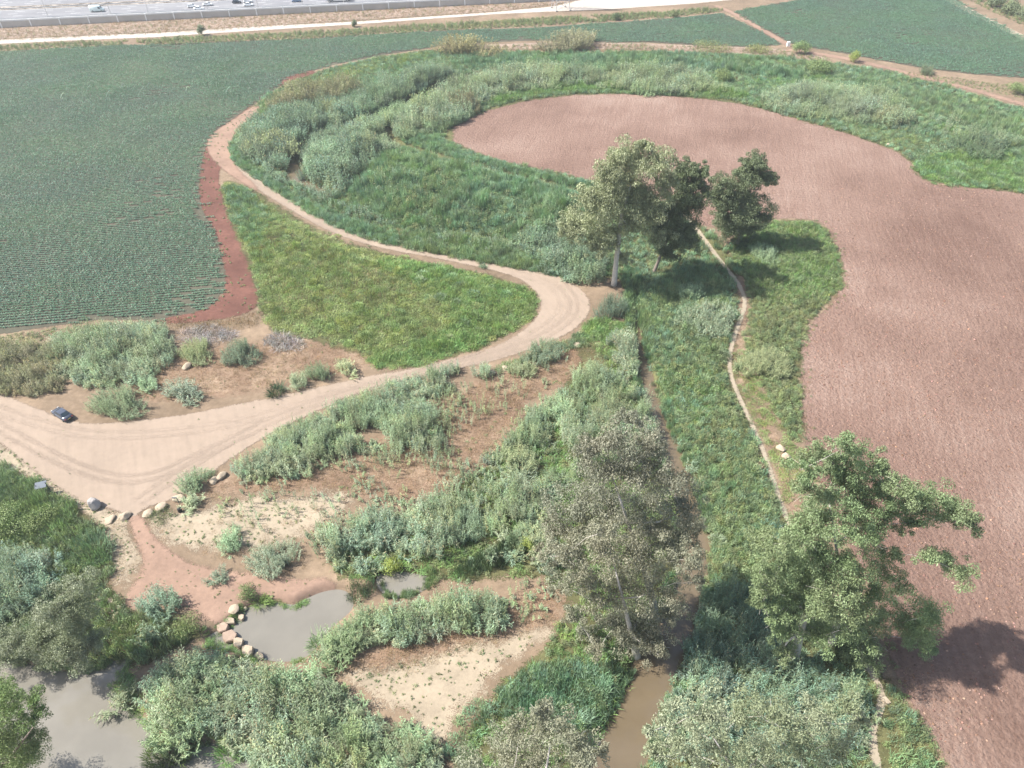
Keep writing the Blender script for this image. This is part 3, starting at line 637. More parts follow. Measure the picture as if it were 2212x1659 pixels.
def zone(name, key, pts, label, cat, dens=1.0, h=1.0, z=0.0, var=.22, patch=None, edge=.6, clear=True):
    """a mass of one plant kind filling an outline"""
    P = smooth_poly(poly(pts, z), 1)
    def keep(X, Y):
        k = notroad(X, Y) if clear else np.ones(X.shape, bool)
        if patch: k &= fbm(X + patch[1], Y, patch[0]) > patch[2]
        return k
    X, Y, Z = spots(P, dens, keep, edge)
    hh = h * (1 + (fbm(X + 13, Y + 5, 6.) - .5) * 3.6 * var + rng.normal(0, var * .6, len(X)))
    hh = hh * (.78 + .5 * (vnoise(X, Y, 2.6) > .5) * rng.uniform(.6, 1.1, len(X)))
    rim = np.clip((sdist(P, X, Y) + .8) / 2.5, .62, 1)
    s = np.stack([(.6 + .4 * h) * np.ones(len(X)) * rng.uniform(.85, 1.15, len(X))] * 2 + [hh * rim], 1)
    return scatter(name, key, np.stack([X, Y, Z], 1), s, label, cat)
# ------------------------------------------------------------------ crops in rows
ROWDIR = R_(9.5)
def crop_rows(name, P, label, sp=.96, Ln=2.4):
    c, s = math.cos(ROWDIR), math.sin(ROWDIR)
    lo, hi = P.min(0), P.max(0); rad = np.linalg.norm(hi - lo) / 2; m = (lo + hi) / 2
    U, V = np.meshgrid(np.arange(-rad, rad, Ln), np.arange(-rad, rad, sp))
    U = U + rng.uniform(0, Ln, (U.shape[0], 1))
    X = (m[0] + U * c - V * s).ravel(); Y = (m[1] + U * s + V * c).ravel()
    k = (sdist(P, X, Y) + rng.normal(0, .8, X.shape) > .9) & (np.abs(X) < .84 * Y * 0.90 + 30) & (Y < 430)
    X, Y = X[k], Y[k]
    f = fbm(X + 200, Y, 26.); k = rng.random(len(X)) < np.clip(.9 + (f - .3) * 1.2, .72, 1); X, Y = X[k], Y[k]
    hh = .85 + (fbm(X, Y + 90, 14.) - .5) * .9
    scatter(name, 'row', np.stack([X, Y, height(X, Y)], 1), np.stack([np.ones(len(X)) * 1.04, .8 + .35 * hh, hh], 1), label, 'crop', rot=ROWDIR, tilt=.02)
crop_rows('crop_rows', CROP1, 'dark green low crop in long straight rows left of the reeds')
crop_rows('crop_rows', CROP2, 'dark green low crop in rows at the upper right')

# ------------------------------------------------------------------ clods of the ploughed field
def clods():
    near = (PLOUGH[:, 1] < 400)
    lo, hi = np.array([-5., 24.]), np.array([150., 190.])
    n = 60000; X = rng.uniform(lo[0], hi[0], n); Y = lo[1] + (hi[1] - lo[1]) * rng.random(n) ** 1.25
    k = (sdist(PLOUGH, X, Y) > .5) & (X < Y * .95 + 22) & (fbm(X, Y, 11.) + .25 * rng.random(n) > .50); X, Y = X[k], Y[k]
    s = np.clip(rng.lognormal(-.45, .45, len(X)), .35, 1.7); z = height(X, Y)
    scatter('soil_clods', 'clod', np.stack([X, Y, z + .02], 1), np.stack([s, s, s * .9], 1), 'loose brown clods strewn over the ploughed field', 'clods', tilt=.5)
clods()

# ------------------------------------------------------------------ masses of reeds, grass and scrub
T_ = 'thicket'; G_ = 'grass'
zone('reed_thicket', 'reed_b_far', [(505, 300), (535, 262), (600, 236), (680, 226), (698, 262), (690, 300), (645, 340), (618, 352), (560, 345), (520, 325)], 'blue green reed thicket inside the far road bend', T_, .42, 1.0, 2.6)
zone('reed_thicket', 'reed_b_far', [(648, 345), (690, 300), (780, 288), (835, 312), (800, 352), (745, 402), (700, 425), (660, 395)], 'rounded blue green reed thicket right of the hidden creek bend', T_, .42, 1.0, 2.4)
zone('reed_thicket', 'reed_b_far', [(690, 238), (800, 198), (900, 152), (970, 136), (985, 165), (900, 208), (820, 242), (740, 268), (700, 264)], 'long dark blue reed band beyond the yellow grass', T_, .42, 1.05, 2.6)
zone('reed_thicket', 'reed_far', [(700, 278), (800, 250), (880, 222), (950, 182), (1020, 156), (1100, 136), (1200, 128), (1260, 146), (1210, 175), (1100, 190), (1040, 206), (1010, 256), (950, 268), (870, 286), (780, 292)], 'pale blue green reed band along the far side of the loop', T_, .42, 1.0, 2.4)
zone('reed_thicket', 'reed_y_far', [(570, 218), (640, 184), (720, 168), (790, 178), (765, 196), (680, 210), (600, 230)], 'yellowish flowering reed thicket at the crop field corner', T_, .7, 1.0, 2.4)
zone('reed_thicket', 'reed_far', [(1330, 136), (1450, 140), (1525, 155), (1535, 184), (1450, 198), (1380, 194), (1330, 170)], 'grey green reed thicket above the ploughed field top edge', T_, .6, .95, 2.4)
zone('reed_thicket', 'reed_far', [(1640, 190), (1750, 175), (1900, 190), (1985, 240), (1965, 272), (1850, 258), (1740, 245), (1660, 228)], 'wide pale reed thicket on the upper right bank', T_, .55, .85, 2.0)
zone('reed_thicket', 'reed_b_far', [(1100, 500), (1200, 478), (1262, 515), (1306, 565), (1300, 606), (1225, 598), (1150, 548)], 'bluish reeds left of the tall pale gum tree', T_, .7, .9, 2.0)
zone('reed_thicket', 'reed', [(1295, 730), (1352, 722), (1392, 785), (1374, 850), (1440, 890), (1492, 980), (1470, 1050), (1400, 1010), (1250, 1010), (1195, 1085), (1165, 1180), (1060, 1225), (950, 1205), (860, 1225), (785, 1250), (722, 1225), (672, 1155), (740, 1125), (860, 1115), (980, 1065), (1062, 1005), (1110, 935), (1142, 885), (1200, 855), (1262, 805)], 'large grey green reed thicket on the left bank of the creek', T_, .74, .88, 1.0, var=.34, patch=(6., 0, .47))
zone('sparse_reeds', 'reed_thin', [(640, 1150), (740, 1100), (860, 1085), (980, 1040), (1062, 980), (1120, 900), (1180, 850), (1230, 870), (1180, 1000), (1080, 1120), (950, 1180), (800, 1230), (700, 1230)], 'loose reeds around the edge of the creekside thicket', 'reeds', .75, 1.0, .5, patch=(4., 21, .36))
zone('reed_thicket', 'reed', [(765, 862), (860, 815), (960, 800), (1060, 790), (1066, 808), (965, 838), (905, 866), (965, 905), (945, 965), (880, 965), (800, 968), (722, 996), (622, 1036), (540, 1046), (485, 1016), (525, 966), (622, 918), (702, 888)], 'reed hedge along the lower side of the dirt road', T_, .85, .8, .8, var=.34, patch=(5., 40, .42))
zone('sparse_reeds', 'reed_thin', [(900, 850), (1000, 830), (1010, 900), (960, 990), (840, 1010), (700, 1030), (600, 1060), (560, 1050), (700, 980), (900, 940)], 'loose reeds below the roadside hedge', 'reeds', .5, .9, .4, patch=(4., 61, .42))
zone('reed_thicket', 'reed', [(352, 1446), (420, 1424), (480, 1434), (560, 1452), (640, 1460), (692, 1466), (732, 1486), (765, 1530), (862, 1568), (922, 1606), (955, 1666), (940, 1760), (560, 1760), (525, 1660), (478, 1590), (446, 1566), (404, 1650), (356, 1610), (318, 1545), (328, 1480)], 'dense green reed thicket between the muddy pond and the sand', T_, .82, 1.0, .5, var=.3)
zone('reed_thicket', 'reed', [(686, 1396), (716, 1362), (786, 1322), (866, 1302), (952, 1284), (1062, 1286), (1102, 1312), (1082, 1362), (982, 1360), (902, 1380), (802, 1392), (762, 1412), (704, 1420)], 'band of upright reeds between the pond and the pale sand', T_, .9, .92, 1.0, patch=(5., 7, .36))
zone('reed_thicket', 'reed', [(100, 735), (180, 716), (250, 706), (340, 700), (368, 726), (370, 776), (332, 806), (272, 826), (180, 830), (120, 800)], 'bright reed thicket between the parked car and the crop rows', T_, .85, .9, .8)
zone('tall_grass', 'reed_y', [(-80, 755), (60, 738), (130, 740), (150, 800), (130, 850), (60, 852), (-80, 838)], 'olive tall reed grass at the left edge beside the road', G_, .9, .72, .8)
zone('reed_thicket', 'reed_b', [(-60, 1195), (60, 1180), (130, 1200), (122, 1258), (62, 1328), (-60, 1350)], 'white streaked reeds at the left edge above the pond', T_, .8, .95, 1.0)
zone('tall_grass', 'grass', [(-60, 1000), (0, 1010), (60, 1032), (130, 1072), (165, 1118), (150, 1160), (60, 1175), (-60, 1180)], 'dark tall grass behind the information panel', G_, 1.2, 1.2, .6)
zone('reed_thicket', 'reed_b', [(1500, 1300), (1570, 1240), (1640, 1290), (1690, 1410), (1850, 1480), (1890, 1530), (1850, 1620), (1700, 1660), (1450, 1620), (1402, 1560), (1442, 1490), (1486, 1410)], 'shaded reeds on the right bank below the gum trees', T_, .7, .9, 1.0)
zone('tall_grass', 'grass_b', [(1060, 1500), (1150, 1440), (1250, 1420), (1335, 1450), (1345, 1500), (1310, 1560), (1180, 1570), (1080, 1540)], 'green tall grass beside the sand at the lower creek', G_, 1.4, 1.2, .6)
zone('reed_thicket', 'reed', [(1330, 870), (1420, 880), (1490, 960), (1530, 1060), (1500, 1120), (1460, 1050), (1400, 960)], 'reeds behind the grey gum crown along the creek', T_, .7, .95, 1.5)
# upright grass
zone('tall_grass', 'grass_b', [(495, 305), (545, 352), (602, 400), (682, 446), (762, 476), (852, 505), (872, 525), (852, 538), (780, 514), (700, 480), (620, 430), (550, 382), (500, 348)], 'blue green tall grass strip on the outer side of the curving road', G_, 1.1, 1.0, .4)
zone('tall_grass', 'grass', [(862, 525), (902, 498), (1002, 508), (1102, 528), (1202, 566), (1250, 604), (1180, 592), (1080, 577), (980, 558), (900, 548)], 'green tall grass strip above the narrow middle of the road', G_, 1.2, 1.1, .4)
zone('tall_grass', 'grass_b', [(745, 410), (812, 350), (872, 318), (962, 348), (1082, 378), (1202, 402), (1285, 426), (1240, 506), (1150, 524), (1052, 500), (932, 498), (852, 478), (782, 440)], 'broad dark green grass slope in the middle of the loop', G_, .9, 1.35, 1.0, var=.42)
zone('scrub', 'scrub', [(750, 415), (830, 370), (950, 380), (1100, 430), (1230, 470), (1200, 520), (1050, 502), (930, 500), (850, 480)], 'leafy dark green scrub at the foot of the grass slope', 'scrub', .6, 2.0, 1.2, var=.4, patch=(9., 17, .45))
zone('tall_grass', 'grass_b', [(862, 282), (932, 290), (962, 304), (1052, 344), (1152, 369), (1262, 389), (1296, 404), (1252, 414), (1152, 394), (1042, 364), (932, 330), (872, 305)], 'grass strip between the ploughed field tip and the dark ditch', G_, 1.0, .9, .4)
zone('grass_mat', 'mat', [(478, 398), (505, 394), (562, 430), (622, 468), (702, 510), (782, 540), (862, 560), (952, 577), (1042, 592), (1112, 606), (1150, 628), (1160, 660), (1142, 692), (1088, 726), (1018, 756), (938, 776), (858, 792), (800, 790), (778, 755), (700, 728), (640, 724), (580, 705), (568, 662), (552, 602), (524, 502), (488, 452)], 'flattened yellow green grass filling the wedge inside the road curve', G_, .95, 1.0, .3)
zone('tall_grass', 'bright', [(835, 550), (1042, 590), (1150, 628), (1162, 660), (1088, 728), (938, 778), (858, 793), (800, 790), (782, 772), (902, 742), (1002, 682), (902, 622), (805, 574)], 'bright green upright grass along the tip of the wedge', G_, .8, 1.1, .3)
zone('tall_grass', 'grass_b', [(480, 398), (520, 396), (600, 470), (580, 480), (560, 540), (530, 520), (490, 455)], 'greyish weeds at the narrow end of the wedge', G_, .8, .8, .3)
zone('grass_mat', 'mat', [(680, 164), (760, 134), (900, 112), (960, 114), (905, 140), (800, 156), (722, 170)], 'yellow grass bank beside the far crop field', G_, .6, 1.2, .4)
zone('tall_grass', 'grass_b', [(950, 138), (1052, 122), (1162, 126), (1300, 116), (1452, 124), (1602, 138), (1752, 158), (1735, 172), (1602, 158), (1500, 148), (1352, 142), (1202, 138)], 'long far band of dark green grass behind the reeds', G_, .55, 1.5, .8)
zone('tall_grass', 'bright', [(1032, 210), (1152, 182), (1282, 172), (1402, 182), (1562, 176), (1645, 214), (1562, 210), (1402, 200), (1282, 195), (1152, 204), (1062, 228)], 'bright green grass rim along the ploughed field top', G_, .8, 1.5, .5)
zone('scrub', 'scrub', [(930, 272), (1010, 246), (1080, 214), (1180, 198), (1290, 190), (1400, 194), (1500, 200), (1590, 206), (1640, 222), (1580, 214), (1500, 208), (1400, 201), (1290, 197), (1180, 205), (1080, 222), (1000, 255), (945, 288)], 'dark scrub rim along the upper edge of the ploughed field', 'scrub', .7, 1.1, .3)
zone('tall_grass', 'grass', [(900, 278), (960, 262), (1010, 250), (1050, 215), (1090, 200), (1010, 262), (950, 290)], 'grass corner at the left tip of the ploughed field', G_, .8, 1.2, .3)
zone('tall_grass', 'bright', [(1560, 175), (1660, 170), (1780, 160), (1820, 175), (1740, 178), (1650, 196), (1560, 196)], 'pale green grass behind the pale reed thicket', G_, .6, 1.0, .4)
zone('tall_grass', 'grass', [(1765, 156), (1900, 172), (2052, 212), (2212, 262), (2420, 320), (2420, 400), (2212, 335), (2102, 282), (2002, 246), (1922, 196)], 'dark green grass band running to the right edge', G_, .6, 1.3, .5)
zone('grass_mat', 'bright', [(1985, 246), (2100, 286), (2212, 322), (2420, 390), (2420, 440), (2212, 412), (2082, 401), (2002, 392), (1976, 370), (1978, 342), (2060, 325), (2060, 295)], 'bright green grass lobe at the upper right corner of the ploughed field', G_, .8, 1.1, .4)
zone('scrub', 'scrub', [(1650, 225), (1745, 248), (1852, 262), (1962, 275), (2062, 298), (2042, 322), (1972, 330), (1922, 315), (1842, 290), (1742, 261), (1645, 233)], 'olive scrub between the pale reeds and the ploughed soil', 'scrub', .7, 1.0, .3)
zone('grass_mat', 'mat', [(1760, 252), (1900, 270), (2040, 300), (2000, 322), (1900, 300)], 'yellowish grass below the pale reeds', G_, .5, 1.0, .3)
zone('scrub', 'scrub', [(1605, 494), (1702, 474), (1780, 482), (1804, 534), (1820, 592), (1812, 626), (1768, 668), (1734, 708), (1727, 760), (1729, 850), (1736, 948), (1702, 950), (1664, 872), (1634, 802), (1606, 742), (1626, 662), (1610, 602), (1582, 562), (1578, 522)], 'leafy olive scrub lobe beside the ploughed field', 'scrub', 1.5, 1.0, .3)
zone('grass_mat', 'bright', [(1605, 494), (1702, 474), (1780, 482), (1804, 534), (1820, 592), (1790, 640), (1720, 660), (1640, 650), (1612, 602), (1582, 562), (1578, 522)], 'green grass on the upper part of the scrub lobe', G_, .7, 1.0, .3)
zone('grass_mat', 'mat', [(1780, 540), (1822, 590), (1812, 626), (1768, 668), (1740, 660), (1780, 600)], 'yellow grass on the rim of the scrub lobe', G_, .8, 1.1, .3)
zone('scrub', 'scrub', [(1376, 606), (1452, 586), (1532, 566), (1572, 614), (1592, 664), (1576, 734), (1571, 792), (1590, 862), (1628, 942), (1656, 1042), (1698, 1140), (1660, 1185), (1602, 1255), (1562, 1325), (1520, 1335), (1530, 1205), (1522, 1085), (1490, 985), (1442, 905), (1420, 825), (1402, 742)], 'leafy green scrub between the creek and the pale footpath', 'scrub', 1.3, 1.05, .3)
zone('tall_grass', 'grass', [(1384, 606), (1452, 586), (1532, 566), (1572, 614), (1580, 660), (1480, 660), (1410, 740)], 'grass in the shade right of the tall gum tree', G_, .8, .9, .3)
zone('grass_mat', 'mat', [(1560, 960), (1620, 950), (1652, 1042), (1694, 1140), (1660, 1185), (1600, 1240), (1560, 1180), (1550, 1060)], 'straw tinged grass left of the footpath end', G_, .6, 1.1, .3)
zone('tall_grass', 'bright', [(1400, 760), (1480, 740), (1560, 800), (1580, 880), (1500, 940), (1440, 880)], 'brighter grass patch in the scrub beside the creek', G_, .5, 1.0, .3)
zone('tall_grass', 'bright', [(1260, 690), (1320, 680), (1360, 720), (1330, 745), (1270, 725)], 'green grass patch below the reed clump at the road bend', G_, 1.2, 1.0, .3)
zone('tall_grass', 'grass', [(1062, 792), (1120, 768), (1200, 742), (1262, 715), (1280, 730), (1220, 760), (1130, 790), (1070, 806)], 'grass verge on the lower side of the road bend', G_, 1.2, .8, .3)
zone('tall_grass', 'bright', [(1190, 1010), (1230, 1000), (1240, 1060), (1210, 1110), (1180, 1090)], 'bright grass pocket between the creekside reeds', G_, 1.2, .9, .3)
zone('cattails', 'cattail', [(960, 1225), (1060, 1190), (1120, 1150), (1150, 1165), (1110, 1215), (1020, 1250)], 'dark cattails behind the upright reed band', 'cattails', 1.5, 1.0, .4)
zone('cattails', 'cattail', [(745, 1262), (800, 1250), (815, 1275), (780, 1300), (750, 1290)], 'dark cattails at the right end of the square pond', 'cattails', 1.6, .9, .3)
zone('scrub', 'scrub', [(1900, 1450), (1960, 1500), (2010, 1580), (2060, 1680), (1960, 1680), (1925, 1600), (1925, 1520)], 'green scrub between the footpath and the shaded field', 'scrub', 1.1, .8, .2)
zone('scrub', 'scrub_low', [(1700, 960), (1745, 980), (1800, 1100), (1860, 1230), (1890, 1330), (1840, 1330), (1770, 1210), (1710, 1110)], 'low weeds along the field edge behind the gum tree', 'scrub', .9, 1.0, .1)
zone('scrub', 'scrub', [(1700, 1180), (1800, 1260), (1870, 1400), (1880, 1450), (1800, 1440), (1700, 1380), (1620, 1280)], 'shrubs under the green gum tree crown', 'scrub', 1.0, 1.2, .4)
zone('tall_grass', 'grass', [(1346, 600), (1392, 598), (1402, 680), (1410, 770), (1384, 776), (1358, 700), (1350, 640)], 'shaded grass hanging over the upper creek', G_, 2.2, 1.3, .2)
zone('reed_thicket', 'reed', [(1340, 715), (1372, 720), (1390, 775), (1380, 800), (1350, 770)], 'reeds leaning over the creek where the water appears', T_, 1.0, .8, .5)
zone('tall_grass', 'bright', [(1300, 1500), (1345, 1440), (1400, 1400), (1420, 1420), (1370, 1500), (1320, 1580), (1290, 1590)], 'green grass at the left shore of the lower creek', G_, 1.3, .9, .2)
zone('tall_grass', 'bright', [(236, 1480), (262, 1445), (285, 1430), (300, 1500), (330, 1570), (380, 1640), (350, 1640), (300, 1560), (255, 1530)], 'green shore grass right of the muddy pond', G_, 1.5, .6, 0)
zone('grass_mat', 'mat', [(1588, 722), (1640, 800), (1700, 950), (1742, 962), (1752, 1010), (1725, 1110), (1695, 1085), (1655, 965), (1602, 850)], 'thin yellowing grass between the footpath and the scrub lobe', G_, .9, .6, 0, patch=(5., 44, .38))
# verges far away
zone('verge_scrub', 'scrub', [(-500, 112), (0, 96), (200, 88), (430, 77), (650, 67), (850, 54), (1050, 44), (1200, 34), (1400, 26), (1560, 14), (1565, 24), (1400, 38), (1200, 52), (1000, 62), (850, 70), (650, 82), (430, 92), (200, 99), (0, 109), (-500, 140)], 'strip of bushes between the far crop field and the white track', 'scrub', .6, 1.15, .5, patch=(14., 5, .26))
zone('verge_grass', 'straw', [(-500, 106), (0, 88), (346, 74), (780, 46), (1100, 24), (1300, 0), (780, 14), (346, 40), (0, 60), (-500, 80)], 'dry straw on the bank below the highway wall', G_, .45, 1.8, .2)
zone('verge_scrub', 'scrub_low', [(-500, 104), (0, 86), (346, 72), (780, 44), (1100, 22), (1300, 0), (780, 18), (346, 45), (0, 65), (-500, 84)], 'scattered dry bushes on the bank below the highway wall', 'scrub', .06, 1.6, .2)
zone('verge_scrub', 'scrub', [(2060, -20), (2120, 10), (2212, 55), (2420, 140), (2420, 100), (2212, 20), (2150, -30)], 'bushes beyond the track in the top right corner', 'scrub', .3, 1.2, .5)
zone('verge_grass', 'straw', [(945, 108), (1082, 96), (1322, 94), (1502, 100), (1702, 106), (1802, 130), (1762, 142), (1602, 126), (1402, 119), (1202, 119), (1042, 119)], 'dry weeds between the far crop field and the reeds', G_, .6, 1.5, .2)
zone('verge_scrub', 'scrub_low', [(1850, 140), (1990, 158), (2100, 172), (2212, 185), (2420, 220), (2420, 260), (2212, 215), (2100, 188), (1990, 172)], 'weedy strip beside the upper right farm track', 'scrub', .5, 1.3, .2)
zone('verge_weeds', 'scrub_low', [(945, 108), (1082, 95), (1322, 92), (1502, 98), (1702, 104), (1802, 130), (1762, 142), (1602, 124), (1402, 118), (1202, 118), (1042, 118)], 'low dark weeds on the dry strip behind the loop', 'weeds', .35, 1.6, .2, patch=(9., 12, .42))
zone('tall_grass', 'grass_b', [(945, 120), (1100, 112), (1400, 110), (1700, 122), (1760, 140), (1600, 134), (1400, 124), (1200, 124), (1042, 128)], 'thin grass line where the loop meets the dry strip', G_, .4, 1.0, .2, patch=(8., 33, .4))
def field_margin():
    n = 60000; lo, hi = PLOUGH.min(0), np.minimum(PLOUGH.max(0), [150, 330]); X = rng.uniform(lo[0], hi[0], n); Y = rng.uniform(lo[1], hi[1], n)
    sd = sdist(PLOUGH, X, Y); k = (sd > -.8) & (sd < 2.2 * rng.random(n) ** 2.2 + .3) & (fbm(X, Y, 8.) > .42) & (X < Y * .85 + 25); X, Y = X[k][:2600], Y[k][:2600]
    u = rng.uniform(.4, 1.1, len(X)); m = rng.random(len(X)) < .6; p = np.stack([X, Y, height(X, Y)], 1); s = np.stack([u, u, u], 1)
    scatter('field_margin_weeds', 'scrub_low', p[m], s[m], 'ragged green weeds along the rim of the ploughed field', 'weeds'); scatter('field_margin_straw', 'straw', p[~m], s[~m], 'straw tufts along the rim of the ploughed field', 'grass')
field_margin()
# dry and sparse growth
zone('dry_grass', 'straw', [(400, 765), (560, 738), (760, 738), (836, 772), (756, 803), (640, 826), (520, 848), (400, 858), (300, 864), (292, 822), (372, 792)], 'brown dry grass around the white boulder', G_, 1.3, 1.0)
zone('dry_grass', 'straw', [(1235, 738), (1318, 744), (1306, 800), (1196, 832), (1116, 884), (1086, 962), (1000, 1062), (860, 1085), (700, 1062), (500, 1066), (420, 1090), (420, 1048), (600, 1016), (800, 966), (900, 906), (960, 856), (1080, 806)], 'brown dry grass in the clearing between the reeds', G_, 1.5, 1.1)
zone('dry_grass', 'straw', [(724, 1424), (900, 1374), (1050, 1335), (1178, 1254), (1236, 1284), (1196, 1352), (1000, 1402), (900, 1442), (782, 1462)], 'dry brown grass between the upright reeds and the sand', G_, 1.6, 1.1)
zone('dry_grass', 'straw', [(310, 1124), (480, 1102), (640, 1080), (760, 1092), (700, 1180), (720, 1250), (560, 1236), (430, 1200), (350, 1170)], 'sparse straw on the pale ground above the pond', G_, .6, .8, 0, patch=(4., 9, .42))
zone('dry_grass', 'straw', [(210, 1120), (280, 1130), (300, 1180), (290, 1230), (250, 1290), (225, 1240), (235, 1180)], 'straw along the left side of the small path', G_, 1.2, 1.0)
zone('dry_grass', 'straw', [(340, 690), (460, 696), (560, 668), (575, 690), (520, 720), (400, 715)], 'brown weeds on the rim below the red soil', G_, 1.3, 1.8)
zone('dry_grass', 'straw', [(1500, 500), (1540, 535), (1600, 620), (1615, 660), (1590, 720), (1630, 860), (1690, 960), (1720, 1080), (1700, 1090), (1650, 960), (1590, 830), (1580, 720), (1600, 660)], 'dry grass fringe along the right footpath', G_, .9, .9)
zone('dead_canes', 'dead', [(385, 722), (430, 702), (500, 715), (520, 735), (450, 742), (395, 738)], 'grey heap of dead canes above the dry grass', 'canes', 1.3, 1.0)
zone('dead_canes', 'dead', [(560, 742), (600, 722), (650, 730), (662, 752), (610, 760), (570, 755)], 'grey fallen canes beside the yellow wedge', 'canes', 1.3, 1.0)
zone('sparse_reeds', 'reed_thin', [(760, 985), (900, 950), (1050, 960), (1080, 1000), (980, 1060), (860, 1090), (740, 1085), (700, 1040)], 'sparse thin reeds standing in the brown grass', 'reeds', .5, .95, patch=(5., 3, .42))
zone('sparse_reeds', 'reed_thin', [(480, 1060), (640, 1050), (760, 1070), (720, 1150), (660, 1200), (560, 1170), (480, 1140)], 'thin reeds dotted over the pale slope above the pond', 'reeds', .22, .8, patch=(5., 30, .45))
zone('sparse_reeds', 'reed_thin', [(940, 850), (1080, 800), (1230, 760), (1240, 810), (1120, 860), (1060, 920), (980, 960), (900, 950)], 'thin reeds in the upper brown clearing', 'reeds', .22, .9, patch=(5., 60, .48))
zone('scrub', 'scrub_low', [(380, 1090), (560, 1060), (900, 1000), (1100, 880), (1230, 770), (1290, 780), (1200, 850), (1060, 1020), (900, 1100), (700, 1140), (600, 1200), (420, 1180)], 'low grey weeds scattered through the brown clearing', 'scrub', .25, .8, patch=(6., 80, .45))
zone('scrub', 'scrub_low', [(780, 1440), (1000, 1390), (1180, 1300), (1200, 1350), (1040, 1440), (900, 1500), (800, 1480)], 'low grey weeds between the sand and the dry grass', 'scrub', .35, .8, patch=(4., 20, .45))
zone('sparse_reeds', 'reed_thin', [(1070, 1290), (1150, 1240), (1200, 1270), (1180, 1330), (1100, 1350)], 'thin reeds right of the upright reed band', 'reeds', .4, .85)
def shore(P, key, label, n, h, reach=1.3):
    lo, hi = P.min(0) - 2, P.max(0) + 2; X = rng.uniform(lo[0], hi[0], n * 30); Y = rng.uniform(lo[1], hi[1], n * 30)
    sd = sdist(P, X, Y); k = (sd > -reach) & (sd < .35) & (fbm(X, Y, 4.) > .46) & (sdist(BARE, X, Y) < .3); X, Y = X[k][:n], Y[k][:n]
    u = rng.uniform(.3, .6, len(X)); scatter('shore_grass', key, np.stack([X, Y, np.maximum(height(X, Y), WATER_Z - .1)], 1), np.stack([u, u, h * rng.uniform(.6, 1.2, len(X))], 1), label, 'grass')
shore(POOL1, 'bright', 'green fringe around the square pond', 110, .45); shore(POOL2, 'grass', 'green fringe around the back pool', 90, .6)
shore(POOL3, 'grass', 'green fringe around the muddy pond', 200, .6); shore(CREEK, 'grass_b', 'grass fringe along both creek shores', 900, .8)
def sprigs():
    A = [(ROAD, 150, .8), (SAND1, 150, .9), (SAND2, 170, 1.0), (SAND3, 160, 1.0), (BARE, 90, .8), (REDSTRIP, 160, 1.5), (DRY1, 80, 1.0)]
    pts = []; sc = []
    for P, n, s in A:
        lo, hi = P.min(0), P.max(0); X = rng.uniform(lo[0], hi[0], n * 12); Y = rng.uniform(lo[1], hi[1], n * 12)
        sd = sdist(P, X, Y); k = (sd > .1) & ((sd < 3.0) | (rng.random(len(X)) < .12) if P is ROAD else sd > .1); X, Y = X[k][:n], Y[k][:n]
        pts.append(np.stack([X, Y, height(X, Y) + .02], 1)); u = s * rng.uniform(.5, 1.6, len(X)); sc.append(np.stack([u, u, u * .8], 1))
    scatter('weed_sprigs', 'sprig', np.concatenate(pts), np.concatenate(sc), 'tiny weeds dotted over the bare dirt and sand', 'weeds')
sprigs()

LOOPU = [(500, 300), (560, 226), (640, 184), (800, 160), (960, 128), (1200, 124), (1500, 138), (1740, 165), (1640, 215), (1500, 200), (1290, 190), (1080, 214), (935, 285), (1080, 345), (1270, 388), (1290, 430), (1300, 560), (1250, 596), (1080, 566), (860, 525), (720, 480), (600, 408), (504, 345)]
zone('mounded_reeds', 'dome_reed_b', [(505, 305), (600, 236), (800, 190), (970, 140), (1000, 165), (900, 215), (800, 290), (690, 400), (620, 350)], 'rounded heads standing out of the bluish reeds in the loop', T_, .075, 1.0, 1.5, var=.3)
zone('mounded_reeds', 'dome_reed', [(700, 285), (880, 225), (1050, 150), (1250, 140), (1530, 155), (1520, 195), (1380, 190), (1210, 178), (1040, 210), (950, 270), (800, 340)], 'rounded heads standing out of the pale reeds in the loop', T_, .065, .95, 1.5, var=.3)
zone('mounded_reeds', 'dome_reed', [(1650, 195), (1900, 192), (1985, 245), (1960, 272), (1740, 245)], 'rounded heads of the pale reeds on the upper right bank', T_, .04, .85, 1.5, var=.3)
zone('grass_mounds', 'dome_grass', [(745, 412), (872, 320), (1082, 380), (1285, 428), (1240, 508), (1052, 502), (852, 480)], 'soft grass mounds over the slope in the loop', G_, .075, 1.0, .8, var=.35)
zone('grass_mounds', 'dome_scrub', [(760, 430), (900, 400), (1100, 440), (1230, 480), (1180, 520), (1000, 500), (860, 485)], 'leafy mounds at the foot of the slope in the loop', 'scrub', .05, 1.0, .8, var=.35)
zone('grass_mounds', 'dome_green', [(1386, 612), (1530, 575), (1585, 664), (1575, 790), (1630, 942), (1690, 1140), (1560, 1320), (1530, 1200), (1440, 900), (1405, 745)], 'green grass mounds between the creek and the footpath', G_, .05, .75, .4, var=.35)
zone('grass_mounds', 'dome_scrub', [(1386, 612), (1530, 575), (1585, 664), (1575, 790), (1630, 942), (1690, 1140), (1560, 1320), (1530, 1200), (1440, 900), (1405, 745)], 'leafy bushes between the creek and the footpath', 'scrub', .04, .65, .4, var=.35)
zone('grass_mounds', 'dome_scrub', [(1610, 500), (1780, 485), (1815, 590), (1730, 710), (1732, 940), (1640, 800), (1630, 660)], 'leafy bushes on the scrub lobe', 'scrub', .05, .5, .3, var=.35)
zone('grass_mounds', 'dome_green', [(1770, 165), (2050, 215), (2400, 330), (2400, 420), (2080, 395), (1990, 380), (2060, 300), (1900, 200)], 'green grass mounds toward the right edge', G_, .03, .8, .4, var=.35)
